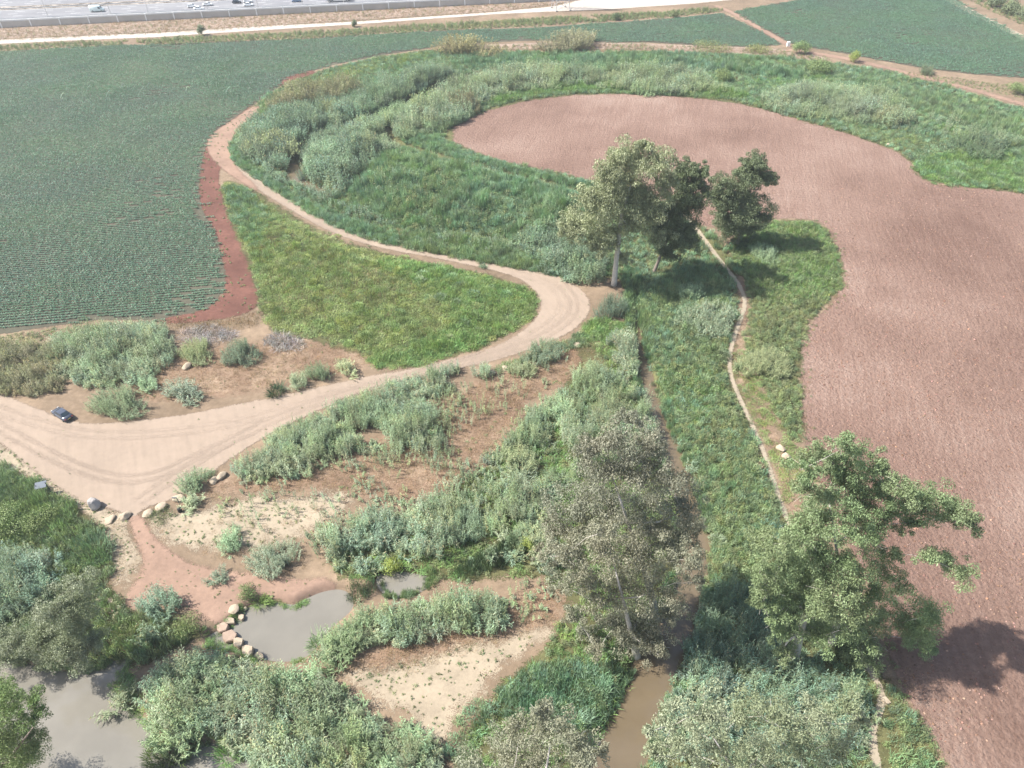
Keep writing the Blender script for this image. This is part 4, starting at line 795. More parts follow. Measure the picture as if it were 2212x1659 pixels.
zone('grass_mounds', 'dome_mat', [(490, 400), (700, 512), (1040, 595), (1150, 640), (1090, 722), (860, 788), (640, 722), (570, 690), (555, 600)], 'yellowish tussocks in the grass wedge', G_, .06, .85, .2, var=.35)
zone('grass_mounds', 'dome_green', [(800, 560), (1040, 595), (1150, 640), (1090, 722), (930, 775), (980, 690), (900, 630)], 'greener tussocks near the wedge tip', G_, .04, .65, .2, var=.35)
zone('verge_weeds', 'scrub_low', [(-90, 738), (100, 712), (220, 697), (352, 692), (356, 706), (200, 720), (80, 738), (-90, 760)], 'weedy margin between the near crop rows and the reeds', 'weeds', 1.2, 1.5, 0)
zone('dry_grass', 'straw', [(500, 420), (640, 500), (860, 600), (1000, 640), (1000, 700), (860, 770), (680, 715), (580, 680), (560, 600)], 'straw patches bleaching the middle of the grass wedge', G_, .5, 2.0, .2, patch=(9., 71, .48))
zone('tall_grass', 'reed_thin', [(760, 400), (872, 325), (1082, 382), (1285, 428), (1240, 500), (1052, 490), (852, 470)], 'thin canes rising through the slope in the loop', G_, .16, 1.1, .8, patch=(8., 15, .42))
zone('reed_thicket', 'reed_b_far', [(520, 350), (600, 398), (700, 450), (830, 492), (860, 480), (760, 440), (690, 420), (600, 370)], 'reed fringe between the road side grass and the hidden channel', T_, .16, .7, .6)
zone('reed_thicket', 'reed_far', [(1260, 178), (1420, 172), (1620, 185), (1640, 205), (1500, 202), (1300, 190)], 'short pale reeds along the ploughed field rim', T_, .2, .7, .6)
zone('reed_thicket', 'reed_far', [(1990, 240), (2212, 300), (2400, 350), (2400, 390), (2212, 340), (2050, 300)], 'pale reeds in the grass band by the right edge', T_, .18, .8, .6, patch=(9., 4, .42))
zone('reed_thicket', 'reed_b_far', [(870, 500), (930, 500), (1050, 512), (1180, 540), (1230, 575), (1150, 560), (1020, 540), (900, 525)], 'low bluish reeds above the narrow middle of the road', T_, .14, .62, .6, patch=(8., 90, .4))
zone('reed_thicket', 'reed_b_far', [(880, 330), (1000, 362), (1120, 392), (1260, 424), (1262, 440), (1100, 412), (980, 382), (870, 345)], 'reeds lining the lower side of the dark ditch', T_, .22, .62, .6)
zone('tall_grass', 'grass_b', [(1000, 1530), (1060, 1500), (1080, 1540), (1040, 1600), (1000, 1640), (960, 1660), (960, 1620)], 'grass closing the lower end of the pale sand', G_, .9, .8, .2)
zone('reed_thicket', 'reed', [(860, 1540), (920, 1570), (960, 1640), (960, 1720), (900, 1700), (880, 1600)], 'reeds at the lower left corner of the pale sand', T_, .8, .8, .4)
# undergrowth wherever nothing else covers the soil
def fill(name, key, pts, label, cat, dens, h):
    P = smooth_poly(poly(pts, .2), 1)
    def keep(X, Y):
        k = notroad(X, Y)
        for Q, d in ((CROP1, .5), (CROP2, .5), (SAND1, 1.5), (SAND2, 2), (SAND3, 1.5), (SAND4, 1), (BARE, .6), (DRY1, 2.5), (DRY2, 2.5), (DRY3, 2.5), (REDSTRIP, .3), (TRACKM, .2), (TRACKR, .2), (TRACKT, .2), (FTRACK, .1), (MIDDRY, 1)):
            lo, hi = Q.min(0), Q.max(0)
            m = k & (X > lo[0]) & (X < hi[0]) & (Y > lo[1]) & (Y < hi[1])
            if m.any(): k[m] &= sdist(Q, X[m], Y[m]) < d
        return k
    X, Y, Z = spots(P, dens, keep, 1.0)
    u = rng.uniform(.75, 1.25, len(X)); hh = h * (1 + (fbm(X + 3, Y + 55, 9.) - .5) * 1.4)
    scatter(name, key, np.stack([X, Y, Z], 1), np.stack([u, u, hh], 1), label, cat)
LOOP = [(492, 300), (560, 222), (620, 180), (760, 132), (960, 104), (1100, 116), (1500, 112), (1760, 132), (1900, 150), (2060, 190), (2212, 235), (2420, 290), (2420, 450), (2212, 416), (2000, 396), (1962, 336), (1840, 291), (1640, 232), (1500, 210), (1290, 199), (1080, 224), (945, 291), (1080, 352), (1270, 388), (1420, 430), (1500, 480), (1560, 520), (1600, 610), (1580, 740), (1600, 860), (1700, 1130), (1800, 1300), (1920, 1480), (2060, 1680), (1900, 1760), (1310, 1760), (1370, 1560), (1440, 1405), (1488, 1285), (1500, 1190), (1500, 1130), (1430, 930), (1390, 790), (1374, 660), (1366, 600), (1250, 600), (1080, 574), (860, 532), (720, 488), (600, 416), (500, 348)]
LEFTB = [(-80, 1000), (60, 1030), (150, 1090), (215, 1135), (235, 1200), (230, 1280), (290, 1340), (380, 1345), (450, 1372), (380, 1400), (320, 1430), (270, 1440), (170, 1455), (0, 1420), (-80, 1420)]
MIDB = [(1240, 715), (1350, 690), (1374, 700), (1390, 790), (1430, 930), (1500, 1130), (1500, 1200), (1488, 1285), (1440, 1405), (1370, 1560), (1320, 1680), (1270, 1700), (950, 1700), (1060, 1500), (1180, 1400), (1250, 1300), (1150, 1230), (1000, 1260), (860, 1230), (760, 1260), (690, 1200), (860, 1110), (1000, 1060), (1130, 920), (1260, 800)]
WEDGE = [(475, 390), (520, 392), (700, 510), (860, 556), (1060, 592), (1160, 640), (1140, 700), (1020, 760), (860, 796), (700, 740), (570, 710), (550, 600), (490, 460)]
LOBE = [(1600, 494), (1702, 472), (1780, 482), (1804, 534), (1820, 592), (1812, 626), (1768, 668), (1734, 708), (1727, 760), (1729, 850), (1736, 948), (1702, 950), (1664, 872), (1640, 802), (1616, 742), (1630, 662), (1616, 602), (1590, 562), (1578, 522)]
for Q in (LOOP, LEFTB, WEDGE, MIDB, LOBE): sheet('grassy_ground', smooth_poly(poly(Q), 1), M['thatch'], .003)
fill('undergrowth', 'scrub', LOOP, 'low leafy undergrowth filling the reed loop and the right creek bank', 'undergrowth', .42, .8)
fill('undergrowth', 'grass_b', LOOP, 'grass undergrowth through the reed loop and the right creek bank', 'undergrowth', .40, .75)
fill('undergrowth', 'scrub', LEFTB, 'leafy undergrowth on the bank left of the pond', 'undergrowth', .7, 1.0)
fill('undergrowth', 'grass', LEFTB, 'grass undergrowth on the bank left of the pond', 'undergrowth', .7, .9)
fill('undergrowth', 'scrub', MIDB, 'leafy undergrowth on the left creek bank', 'undergrowth', .35, .9)
fill('undergrowth', 'bright', MIDB, 'green grass undergrowth on the left creek bank', 'undergrowth', .35, .7)
fill('undergrowth', 'scrub_low', WEDGE, 'low weeds in the grass wedge inside the road curve', 'undergrowth', .35, 1.1)
# ------------------------------------------------------------------ single reed clumps and bushes
def clump_data(key, R, n, H, lm, **k):
    g = Veg(); gs = Veg(); a = rng.uniform(0, 6.28, n); f1, f2 = rng.uniform(0, 6.28, 2)
    r = R * np.sqrt(rng.random(n)) * rng.uniform(.8, 1.1, n) * (1 + .3 * np.sin(2 * a + f1) + .22 * np.sin(3 * a + f2))
    base = np.stack([.8 * r * np.cos(a), .8 * r * np.sin(a), 0 * a - .1], 1)
    canes(g, base, a + rng.normal(0, .35, n), np.clip(.04 + .34 * (r / R) ** 1.6 + rng.normal(0, .10, n), 0, .85), H * np.clip(1.06 - .28 * (r / R) ** 2, .45, 1.1) * rng.uniform(.6, 1.12, n), gs=gs, **k)
    return g.mesh('leaves', [M[lm]]), gs.mesh('stems', [M['stem']]), R * 1.12, H
def grass_data(R, n, H, lm, lean=.3):
    g = Veg(); r = R * np.sqrt(rng.random(n)); a = rng.uniform(0, 6.28, n); p = np.stack([.75 * r * np.cos(a), .75 * r * np.sin(a), 0 * a - .05], 1)
    g.blades(p, a + rng.normal(0, .7, n), np.pi / 2 - np.abs(rng.normal(.1 + lean * r / R, .15, n)), H * rng.uniform(.6, 1.1, n), np.full(n, .06), rng.uniform(.1, .45, n), np.clip(rng.normal(.5, .25, n), 0, 1), 3)
    return g.mesh('blades', [M[lm]]), None, R, H
CL = {}
def clump(px, py, wpx, h, kind, label, cat='reeds', group='single reed clumps', sy=1.0, name='reed_clump'):
    p = at(px, py); rad = wpx * mpp(p) / 2
    size = 's' if rad < 2.0 else ('m' if rad < 3.9 else 'l')
    if kind in ('cattail', 'grass', 'grass_b', 'bright'):
        key = (kind, size)
        if key not in CL: CL[key] = grass_data({'s': 1.4, 'm': 2.8, 'l': 4.5}[size], {'s': 260, 'm': 700, 'l': 1500}[size], 2.2, kind)
    else:
        v = len(bpy.data.objects) % 2; key = (kind, size, v)
        if key not in CL: CL[key] = clump_data(kind, {'s': 1.4, 'm': 2.8, 'l': 5.2}[size], {'s': 42, 'm': 120, 'l': 340}[size], 3.6, kind, plume=.4 if kind == 'reed_y' else 0)
    a, b, R0, H0 = CL[key]
    root = link(name, None, None, (p[0], p[1], max(hz(p[0], p[1]), WATER_Z - .1)))
    root.empty_display_size = .5
    root.rotation_euler = (0, 0, rng.uniform(0, 6.28)); u = rng.uniform(.85, 1.15); root.scale = (rad * u / R0, rad * sy / u / R0, h / H0)
    tag(link('leaves', a, root), kind='stuff')
    if b: tag(link('stems', b, root), kind='stuff')
    tag(root, label, cat, group)
    return root
for a in [
    (1322, 676, 84, 3.8, 'reed_b', 'round blue green reed clump at the foot of the white trunk'),
    (1648, 796, 124, 3.4, 'reed', 'domed pale reed clump between footpath and ploughed field'),
    (1530, 700, 150, 3.6, 'reed', 'wide grey green reed clump left of the footpath bend'),
    (396, 852, 88, 2.6, 'reed', 'bushy reed clump nearest the road below the white boulder'),
    (320, 836, 56, 2.0, 'reed', 'small reed clump just left of the bushy one below the boulder'),
    (256, 880, 130, 3.0, 'reed', 'broad reed clump directly beside the parked car'),
    (520, 772, 100, 2.8, 'reed', 'reed clump between the two grey dead cane heaps'),
    (425, 768, 92, 2.6, 'reed', 'reed clump in front of the left dead cane heap'),
    (646, 832, 52, 2.6, 'reed', 'reed clump on the road edge right of the dark grass tuft'),
    (692, 814, 56, 3.0, 'reed', 'tall reed clump on the road edge under the wedge corner'),
    (748, 803, 44, 2.6, 'reed', 'rightmost reed clump on the upper road edge'),
    (418, 1052, 78, 2.6, 'reed', 'reed clump at the end of the boulder row'),
    (414, 1092, 44, 1.8, 'reed', 'small reed clump among the row of boulders'),
    (500, 1180, 66, 2.6, 'reed', 'left reed clump on the pale slope above the pond'),
    (592, 1216, 118, 2.6, 'reed', 'wide reed clump on the slope above the pond'),
    (476, 1252, 40, 1.6, 'reed', 'very small reed clump on the bare slope'),
    (350, 1318, 100, 3.2, 'reed', 'reed clump standing alone on the bare earth left of the stepping stones'),
    (332, 1382, 54, 3.0, 'reed_b', 'dark narrow reed clump behind the muddy pond'),
    (268, 1512, 66, 2.4, 'reed', 'reed clump overhanging the left side of the muddy pond'),
    (742, 1400, 110, 3.2, 'reed', 'reed clump at the left end of the upright reed band'),
    (1010, 112, 150, 5.0, 'reed_y', 'left of the two big far reed mounds'),
    (1232, 100, 150, 5.2, 'reed_y', 'right of the two big far reed mounds'),
    (2120, 322, 170, 4.0, 'reed', 'pale reed mound on the bright green grass at the right edge'),
    (1000, 232, 96, 5.0, 'reed_y', 'pointed olive reed clump above the ploughed field tip'),
    (590, 330, 130, 4.4, 'reed_y', 'domed olive reed clump beside the hidden creek bend'),
    (1648, 556, 80, 2.6, 'reed', 'spiky reed clump on the green lobe by the footpath'),
    (2000, 158, 40, 3.2, 'reed_b', 'far blue reed clump at the edge of the upper right crop'),
    (1170, 770, 110, 2.6, 'reed_b', 'reed clump on the lower verge of the road bend'),
    (1130, 805, 60, 2.2, 'reed', 'reed clump beside the pair of pale roadside rocks'),
    (1280, 570, 90, 3.4, 'reed', 'pale reed clump left of the white trunk'),
    (1490, 640, 60, 2.6, 'reed', 'pale reed clump in the shade behind the wide one'),
    (1160, 1180, 90, 2.8, 'reed', 'reed clump left of the grey gum trees'),
    (1195, 1215, 80, 2.8, 'reed', 'reed clump closest to the grey gum trunk'),
    (1320, 905, 110, 3.6, 'reed', 'reed clump behind the top of the grey gum crown'),
    (1545, 1300, 60, 3.2, 'reed_b', 'reed clump on the right bank of the lower creek'),
    (1500, 190, 110, 3.4, 'reed', 'pale reed clump above the middle of the ploughed field rim'),
    (1385, 195, 90, 3.2, 'reed', 'pale reed clump above the left of the ploughed field rim'),
    (2065, 385, 34, 2.2, 'reed_b', 'tiny blue reed clump on the lower bright grass'),
    (574, 332, 118, 4.6, 'reed_b', 'leftmost domed reed mound beside the far road bend'),
    (618, 274, 140, 4.6, 'reed_b', 'broad bluish reed mound just inside the far road bend'),
    (712, 362, 140, 5.0, 'reed', 'large grey green reed mound right of the hidden creek'),
    (786, 332, 76, 4.2, 'reed', 'smaller reed mound touching the large grey green one'),
    (716, 246, 66, 4.2, 'reed_y', 'olive reed mound between the bluish bands'),
    (812, 222, 112, 4.8, 'reed_b', 'bluish mound in the middle of the long reed band'),
    (918, 174, 90, 4.8, 'reed_b', 'bluish mound at the upper end of the long reed band'),
    (866, 252, 100, 4.2, 'reed', 'pale mound above the dark ditch'),
    (1098, 180, 96, 4.6, 'reed', 'pale mound at the top of the loop'),
    (1192, 172, 84, 4.4, 'reed_y', 'olive mound at the top of the loop'),
    (648, 208, 110, 4.4, 'reed_y', 'straw tinted mound at the crop field corner'),
    (1188, 470, 66, 3.4, 'reed', 'small pale mound on the grass slope near the tall gum'),
    (1160, 522, 90, 3.2, 'reed_b', 'blue green mound above the road left of the tall gum'),
    (1256, 556, 84, 3.4, 'reed', 'pale mound above the road bend grass'),
    (1740, 222, 110, 4.2, 'reed', 'left pale mound on the upper right bank'),
    (1830, 246, 120, 4.2, 'reed', 'middle pale mound on the upper right bank'),
    (1916, 262, 90, 3.8, 'reed_y', 'right olive mound on the upper right bank'),
    (980, 262, 70, 3.6, 'reed_b', 'low bluish mound beside the ploughed field tip'),
    (820, 900, 84, 3.0, 'reed', 'upper reed tuft cluster of the roadside hedge'),
    (905, 905, 90, 2.8, 'reed', 'right reed tuft cluster of the roadside hedge'),
    (690, 960, 90, 3.0, 'reed', 'middle reed tuft cluster of the roadside hedge'),
    (570, 1015, 80, 2.8, 'reed', 'left reed tuft cluster of the roadside hedge'),
    (800, 1160, 100, 3.2, 'reed', 'reed tuft cluster above the lime bush'),
    (1010, 1140, 110, 3.4, 'reed', 'reed tuft cluster behind the cattails'),
    (1120, 1010, 90, 3.4, 'reed', 'reed tuft cluster on the edge of the brown clearing'),
    (1210, 900, 90, 3.4, 'reed', 'reed tuft cluster left of the creek water'),
    (640, 1500, 120, 4.0, 'reed', 'arching reed clump in front of the sand edge'),
    (428, 1462, 110, 3.6, 'reed', 'arching reed clump nearest the stepping stones'),
    (385, 1590, 130, 3.6, 'reed', 'arching reed clump leaning over the muddy pond'),
]: clump(*a)
clump(598, 850, 44, 1.9, 'cattail', 'dark upright grass tuft at the road edge', 'grass', 'single grass clumps', name='grass_clump')
clump(205, 1192, 84, 2.6, 'grass', 'tall dark grass clump left of the small path', 'grass', 'single grass clumps', sy=1.4, name='grass_clump')
clump(492, 1622, 64, 1.6, 'bright', 'green grass hummock on the muddy pond shore', 'grass', 'single grass clumps', name='grass_clump')
clump(360, 1625, 110, 1.8, 'bright', 'green grass skirt of the island reeds', 'grass', 'single grass clumps', name='grass_clump')
clump(690, 1395, 60, 1.4, 'grass', 'green grass at the right shore of the square pond', 'grass', 'single grass clumps', name='grass_clump')
clump(560, 1290, 50, 1.0, 'bright', 'short green grass at the upper shore of the square pond', 'grass', 'single grass clumps', name='grass_clump')

def bush_data(R, H, n, lm, size=.2, lobes=6):
    g = Veg()
    for i in range(lobes):
        a = i * 6.28 / max(lobes - 1, 1) + rng.uniform(-.4, .4)
        c = np.array([math.cos(a) * R * .5, math.sin(a) * R * .5, H * rng.uniform(.38, .62)]) if i else np.array([0, 0, H * .66])
        m = n // lobes; u = rdir(m); rr = rng.random(m) ** .4; rl = R * rng.uniform(.42, .6)
        p = c + u * rr[:, None] * np.array([rl, rl, H * .36]); p[:, 2] = np.maximum(p[:, 2], .05)
        nr = unit(u + rdir(m) * .8 + np.array([0, 0, .3])); x = unit(np.cross(nr, rdir(m))); y = np.cross(nr, x)
        g.leaves(p, x, y, size * rng.uniform(.7, 1.5, m), size * .6 * rng.uniform(.7, 1.3, m), np.clip(rng.normal(rng.uniform(.4, .65), .2, m), 0, 1))
    return g.mesh('foliage', [M[lm]])
def bush(px, py, wpx, h, lm, label, n=1500, size=.2, cat='bush', group='single bushes', name='bush', z=None):
    p = at(px, py); rad = wpx * mpp(p) / 2; zz = hz(p[0], p[1]) if z is None else z
    root = link(name, None, None, (p[0], p[1], zz)); root.empty_display_size = .5
    tag(link('foliage', bush_data(rad, h, n, lm, size), root), kind='stuff')
    mb = MB()
    for i in range(5):
        a = i * 1.256 + rng.uniform(-.3, .3)
        mb.tube([(0, 0, -.2), (math.cos(a) * rad * .2, math.sin(a) * rad * .2, h * .3), (math.cos(a) * rad * .5, math.sin(a) * rad * .5, h * .68)], [.07, .05, .015], 5)
    mb.build('stem', M['barkd'], root)
    return tag(root, label, cat, group)
for a in [
    (848, 1226, 52, 2.6, 'lime', 'lime green bush at the back pond', 1800, .17),
    (1138, 1190, 36, 3.0, 'lime', 'lime green bush among the cattails', 1200, .17),
    (404, 1358, 76, 1.8, 'bushl', 'bright green bush left of the stepping stones', 2200, .17),
    (535, 1284, 50, 1.5, 'bushl', 'small green bush on the upper pond shore', 1200, .16),
    (350, 1118, 70, 1.0, 'scrub', 'low green bush among the path boulders', 1300, .15),
    (20, 1150, 130, 3.6, 'bushl', 'large bright green bush at the left edge', 5000, .22),
    (95, 1135, 90, 3.0, 'bushl', 'green bush below the information panel', 3500, .2),
    (1728, 116, 46, 5.0, 'bushl', 'round green bush at the end of the farm track', 2600, .35),
    (1768, 158, 68, 6.0, 'bushl', 'rounded bush nearest the end of the farm track', 3600, .35),
    (1843, 134, 28, 4.5, 'lime', 'slim yellow green bush beside the upper right track', 1500, .3),
    (1560, 178, 42, 5.0, 'bushl', 'lone dark bush in the pale reeds', 2400, .32),
    (2196, 202, 48, 4.0, 'bushl', 'bush at the right edge by the track', 2400, .3),
    (1640, 112, 60, 2.6, 'scrub', 'low brown green bush left of the farm track end', 1500, .35),
    (1535, 108, 100, 3.0, 'scrub', 'long low bush on the dry strip', 2200, .35),
    (437, 76, 20, 4.5, 'euc_d', 'dark bush standing up by the white track', 1200, .4),
    (766, 58, 14, 3.2, 'euc_d', 'small round dark bush on the white track edge', 800, .4),
    (1330, 43, 24, 3.0, 'scrub', 'bush near the pylon legs', 800, .4),
    (1458, 38, 20, 2.6, 'scrub', 'small bush right of the pylon', 700, .4),
    (1640, 1010, 34, 1.2, 'straw', 'dead grey brush beside the footpath', 900, .15),
]: bush(*a)
# ------------------------------------------------------------------ trees
def leaf_cloud(g, c, r, n, size, hang=.55, flat=.85, t0=.5):
    """foliage of one limb: many small sprays spread through the volume"""
    k = max(9, int(3.2 * r * r)); u = rdir(k); u[:, 2] = u[:, 2] * .9 + .12
    cc = c + unit(u) * (r * rng.uniform(.15, .95, k))[:, None] * np.array([1, 1, flat])
    cr = (.22 + .17 * r) * rng.uniform(.55, 1.4, k); tc = rng.normal(t0, .10, k)
    w = cr ** 2; idx = rng.choice(k, n, p=w / w.sum())
    d = rdir(n) * (rng.random(n) ** .42)[:, None]
    p = cc[idx] + d * cr[idx][:, None] * np.array([1, 1, .8])
    a = unit(rdir(n) * (1 - hang) + np.array([0, 0, -hang]) + d * .35)
    b = unit(np.cross(a, rdir(n)))
    g.leaves(p, a, b, size * rng.uniform(.5, 1.5, n), size * .34 * rng.uniform(.6, 1.4, n), np.clip(tc[idx] + rng.normal(0, .18, n), 0, 1))
def tree(name, label, base, lobes, leaf, bark, dens=1.0, size=.34, trunk_r=.55, fork=.35, lean=None, dy0=0.0, group=None, twigs=True, hang=.55, rs=1.38):
    B = at(*base); B[2] = max(hz(B[0], B[1]), WATER_Z - .2)
    L = []
    for lb in lobes:
        px, py, rp = lb[:3]; dy = lb[3] if len(lb) > 3 else rng.uniform(-2.2, 2.2) + dy0
        c = at_y(px, py, B[1] + dy); r = rs * rp * mpp(c); c[2] = max(c[2], r * .9 + .4); L.append((c, r))
    root = link(name, None, None, tuple(B)); root.empty_display_size = 1.0
    g = Veg()
    for c, r in L: leaf_cloud(g, c - B, r, int(dens * (300 * r * r + 550)), size, hang)
    link('crown', g.mesh('crown', [M[leaf]]), root)
    C = np.array([c for c, r in L]) - B
    top = C[np.argsort(-C[:, 2])[:max(2, len(C) // 4)]].mean(0) * np.array([1, 1, .86])
    fk = np.array([C[:, 0].mean() * .35, C[:, 1].mean() * .3, max(C[:, 2].mean() * fork, 1.2)])
    if lean is not None: fk = at_y(*lean, B[1]) - B
    mb = MB()
    mid = fk * .5 + np.array([rng.uniform(-.25, .25), 0, 0]) * trunk_r
    up = fk * .45 + top * .55
    mb.tube([(0, 0, -.6), tuple(fk * .06), tuple(mid), tuple(fk), tuple(up), tuple(top)], [trunk_r * 1.35, trunk_r * 1.05, trunk_r * .85, trunk_r * .68, trunk_r * .32, .05], 10)
    mb.build('trunk', M[bark], root, True)
    nodes = [(fk, trunk_r * .62), (fk * .5 + up * .5, trunk_r * .42), (up, trunk_r * .3)]
    low = [(fk * .6, trunk_r * .5)]
    for c, r in sorted(L, key=lambda q: np.linalg.norm(q[0] - B - fk)):
        e = c - B - np.array([0, 0, .25 * r])
        cand = nodes if e[2] > fk[2] * .7 else low + nodes
        s, rs = min(cand, key=lambda q: np.linalg.norm(e - q[0]) + .35 * max(0, q[0][2] - e[2]))
        ln = np.linalg.norm(e - s); r0 = min(rs * .62, trunk_r * .34); r1 = max(r0 * .5, .03)
        mdl = s * .5 + e * .5 + np.array([0, 0, .10 * ln]) + rng.normal(0, .07 * ln, 3)
        nodes.append((e, r1))
        lb = MB(); lb.tube([tuple(s), tuple(mdl), tuple(e)], [r0, (r0 + r1) / 2, r1], 6)
        if twigs:
            for k in range(4):
                d = rdir(1)[0]; d[2] = abs(d[2]) * .6; q = e + d * r * .8
                lb.tube([tuple(mdl * .2 + e * .8), tuple((e + q) / 2 + rng.normal(0, .1, 3) * r), tuple(q)], [r1 * .7, r1 * .4, .012], 4)
        lb.build('limb', M[bark], root, True)
    return tag(root, label, 'tree', group)
GR = 'gum trees along the creek'
tree('gum_tree', 'tall pale gum tree with a long white trunk at the road bend', (1326, 616), [(1362, 343, 42), (1318, 372, 34), (1414, 358, 38), (1290, 440, 48), (1349, 425, 52), (1246, 484, 34), (1399, 440, 44), (1315, 505, 34), (1426, 506, 26), (1290, 535, 24), (1389, 316, 17), (1440, 400, 26), (1268, 425, 24), (1370, 480, 34), (1340, 390, 36), (1232, 505, 20), (1345, 555, 18)], 'euc_l', 'bark', 1.0, .42, .62, lean=(1342, 470), group=GR)
tree('gum_tree', 'dark gum tree right behind the tall pale one', (1412, 590), [(1475, 368, 27), (1510, 370, 20), (1483, 402, 34), (1500, 430, 26), (1478, 440, 34), (1450, 458, 36), (1466, 492, 34), (1480, 520, 28), (1440, 505, 30), (1420, 470, 28), (1440, 540, 26), (1510, 395, 22)], 'euc_d', 'barkd', 1.25, .40, .42, lean=(1432, 540), group=GR)
tree('gum_tree', 'dark leaning gum tree right of the footpath', (1592, 530), [(1628, 352, 25), (1632, 374, 28), (1662, 382, 20), (1608, 390, 32), (1562, 402, 25), (1600, 426, 33), (1566, 446, 30), (1624, 456, 36), (1584, 476, 36), (1577, 505, 28), (1645, 360, 15), (1548, 425, 18), (1610, 500, 26), (1646, 470, 20)], 'euc_d', 'barkd', 1.25, .40, .38, group=GR)
tree('gum_tree', 'grey gum tree whose crown hides the middle creek', (1418, 1330), [(1330, 955, 50), (1400, 955, 44), (1290, 1025, 56), (1360, 1015, 56), (1435, 1030, 52), (1240, 1095, 52), (1320, 1095, 60), (1400, 1105, 58), (1475, 1095, 46), (1215, 1140, 36), (1500, 1140, 34), (1290, 1150, 44), (1450, 1160, 46), (1370, 910, 26), (1280, 970, 30)], 'euc_g', 'bark', 1.15, .29, .6, dy0=2.0, group=GR)
tree('gum_tree', 'lower grey gum tree drooping over the creek', (1376, 1410), [(1230, 1185, 38), (1310, 1190, 56), (1390, 1195, 56), (1460, 1200, 44), (1340, 1260, 54), (1420, 1265, 52), (1300, 1300, 38), (1380, 1330, 52), (1450, 1320, 34), (1345, 1385, 42), (1405, 1390, 40), (1240, 1330, 26), (1215, 1260, 30), (1370, 1435, 28), (1265, 1260, 30), (1265, 1370, 22), (1185, 1195, 30), (1492, 1205, 30), (1505, 1255, 20), (1310, 1140, 36), (1400, 1150, 38), (1250, 1215, 36), (1340, 1430, 28), (1402, 1436, 26), (1292, 1400, 24), (1330, 1345, 32)], 'euc_g', 'bark', 1.1, .28, .55, dy0=.5, group=GR)
tree('gum_tree', 'green gum tree with long limbs reaching over the ploughed field', (1795, 1395), [(1822, 962, 27), (1772, 978, 30), (1862, 990, 34), (1732, 1008, 25), (1805, 1025, 36), (1845, 1052, 36), (1788, 1075, 40), (1906, 1052, 34), (1956, 1055, 30), (1879, 1085, 34), (1990, 1095, 34), (2040, 1090, 34), (2070, 1106, 30), (1939, 1105, 30), (1740, 1060, 28), (2100, 1130, 22), (1840, 1110, 34), (1770, 1130, 36), (1900, 1012, 26), (1990, 1066, 24), (1930, 1074, 28), (2050, 1122, 22), (1960, 1125, 24), (1885, 1130, 32), (1800, 1000, 28), (1750, 1100, 26)], 'euc_m', 'bark', 1.12, .27, .5, rs=1.62, dy0=1.0, group=GR)
tree('gum_tree', 'big green gum tree with a white forked trunk at the lower right', (1716, 1425), [(1657, 1183, 33), (1704, 1166, 34), (1687, 1217, 37), (1755, 1190, 40), (1775, 1223, 44), (1822, 1207, 36), (1849, 1236, 38), (1721, 1257, 40), (1788, 1267, 44), (1839, 1276, 40), (1671, 1267, 32), (1644, 1305, 22), (1704, 1300, 30), (1889, 1288, 30), (1677, 1334, 26), (1839, 1355, 44), (1770, 1372, 32), (1872, 1390, 34), (1808, 1392, 36), (1866, 1425, 26), (1973, 1338, 38), (2007, 1324, 32), (1973, 1385, 30), (2010, 1402, 18), (1946, 1345, 28), (1939, 1264, 26), (2013, 1203, 28), (2074, 1230, 30), (2042, 1216, 24), (1933, 1192, 20), (1750, 1150, 34), (1830, 1152, 34), (1882, 1165, 28), (1900, 1232, 30), (1760, 1305, 34), (1805, 1322, 36), (1700, 1365, 26), (1690, 1402, 24), (1900, 1340, 26), (1850, 1312, 32), (1985, 1362, 30), (1640, 1240, 24)], 'euc_m', 'bark', 1.1, .27, .55, rs=1.6, lean=(1742, 1320), group=GR)
tree('gum_tree', 'grey feathery gum crown at the bottom right edge', (1640, 1800), [(1450, 1565, 42), (1525, 1535, 46), (1600, 1542, 50), (1680, 1560, 52), (1760, 1545, 46), (1832, 1535, 36), (1478, 1622, 44), (1556, 1622, 52), (1640, 1630, 54), (1735, 1625, 50), (1820, 1600, 38), (1420, 1622, 28), (1860, 1560, 20), (1500, 1690, 46), (1600, 1700, 50), (1720, 1690, 46), (1400, 1580, 16)], 'tam', 'bark', .85, .28, .5, dy0=2.0, group=GR, hang=.3)
tree('gum_tree', 'grey gum crown with pale dry leaves at the bottom centre', (1175, 1800), [(1180, 1570, 36), (1122, 1580, 32), (1232, 1600, 42), (1080, 1620, 36), (1150, 1635, 46), (1260, 1650, 38), (1030, 1652, 32), (1292, 1622, 20), (1200, 1690, 48), (1100, 1690, 44), (1165, 1535, 20), (1005, 1690, 30)], 'euc_g', 'bark', 1.0, .27, .4, rs=1.65, dy0=2.0, group=GR, hang=.3)
tree('willow_tree', 'grey green willow leaning over the muddy pond', (172, 1446), [(168, 1267, 31), (151, 1301, 38), (111, 1326, 34), (151, 1350, 44), (84, 1370, 38), (118, 1394, 40), (155, 1408, 36), (60, 1398, 30), (34, 1378, 24), (190, 1343, 26), (200, 1390, 26), (100, 1425, 24), (10, 1415, 30), (45, 1432, 24), (-20, 1395, 34)], 'tam', 'barkd', 1.5, .25, .3, rs=1.65, dy0=0.5, hang=.25)
tree('willow_tree', 'green willow at the bottom left shading the pond', (-12, 1690), [(27, 1494, 26), (13, 1528, 40), (42, 1562, 38), (20, 1596, 46), (64, 1518, 24), (44, 1632, 42), (8, 1660, 42), (-40, 1560, 44), (-50, 1630, 46), (70, 1590, 22), (75, 1545, 18), (-30, 1510, 34), (60, 1670, 36)], 'bushl', 'barkd', 1.0, .24, .35, rs=1.6, dy0=1.0, hang=.25)
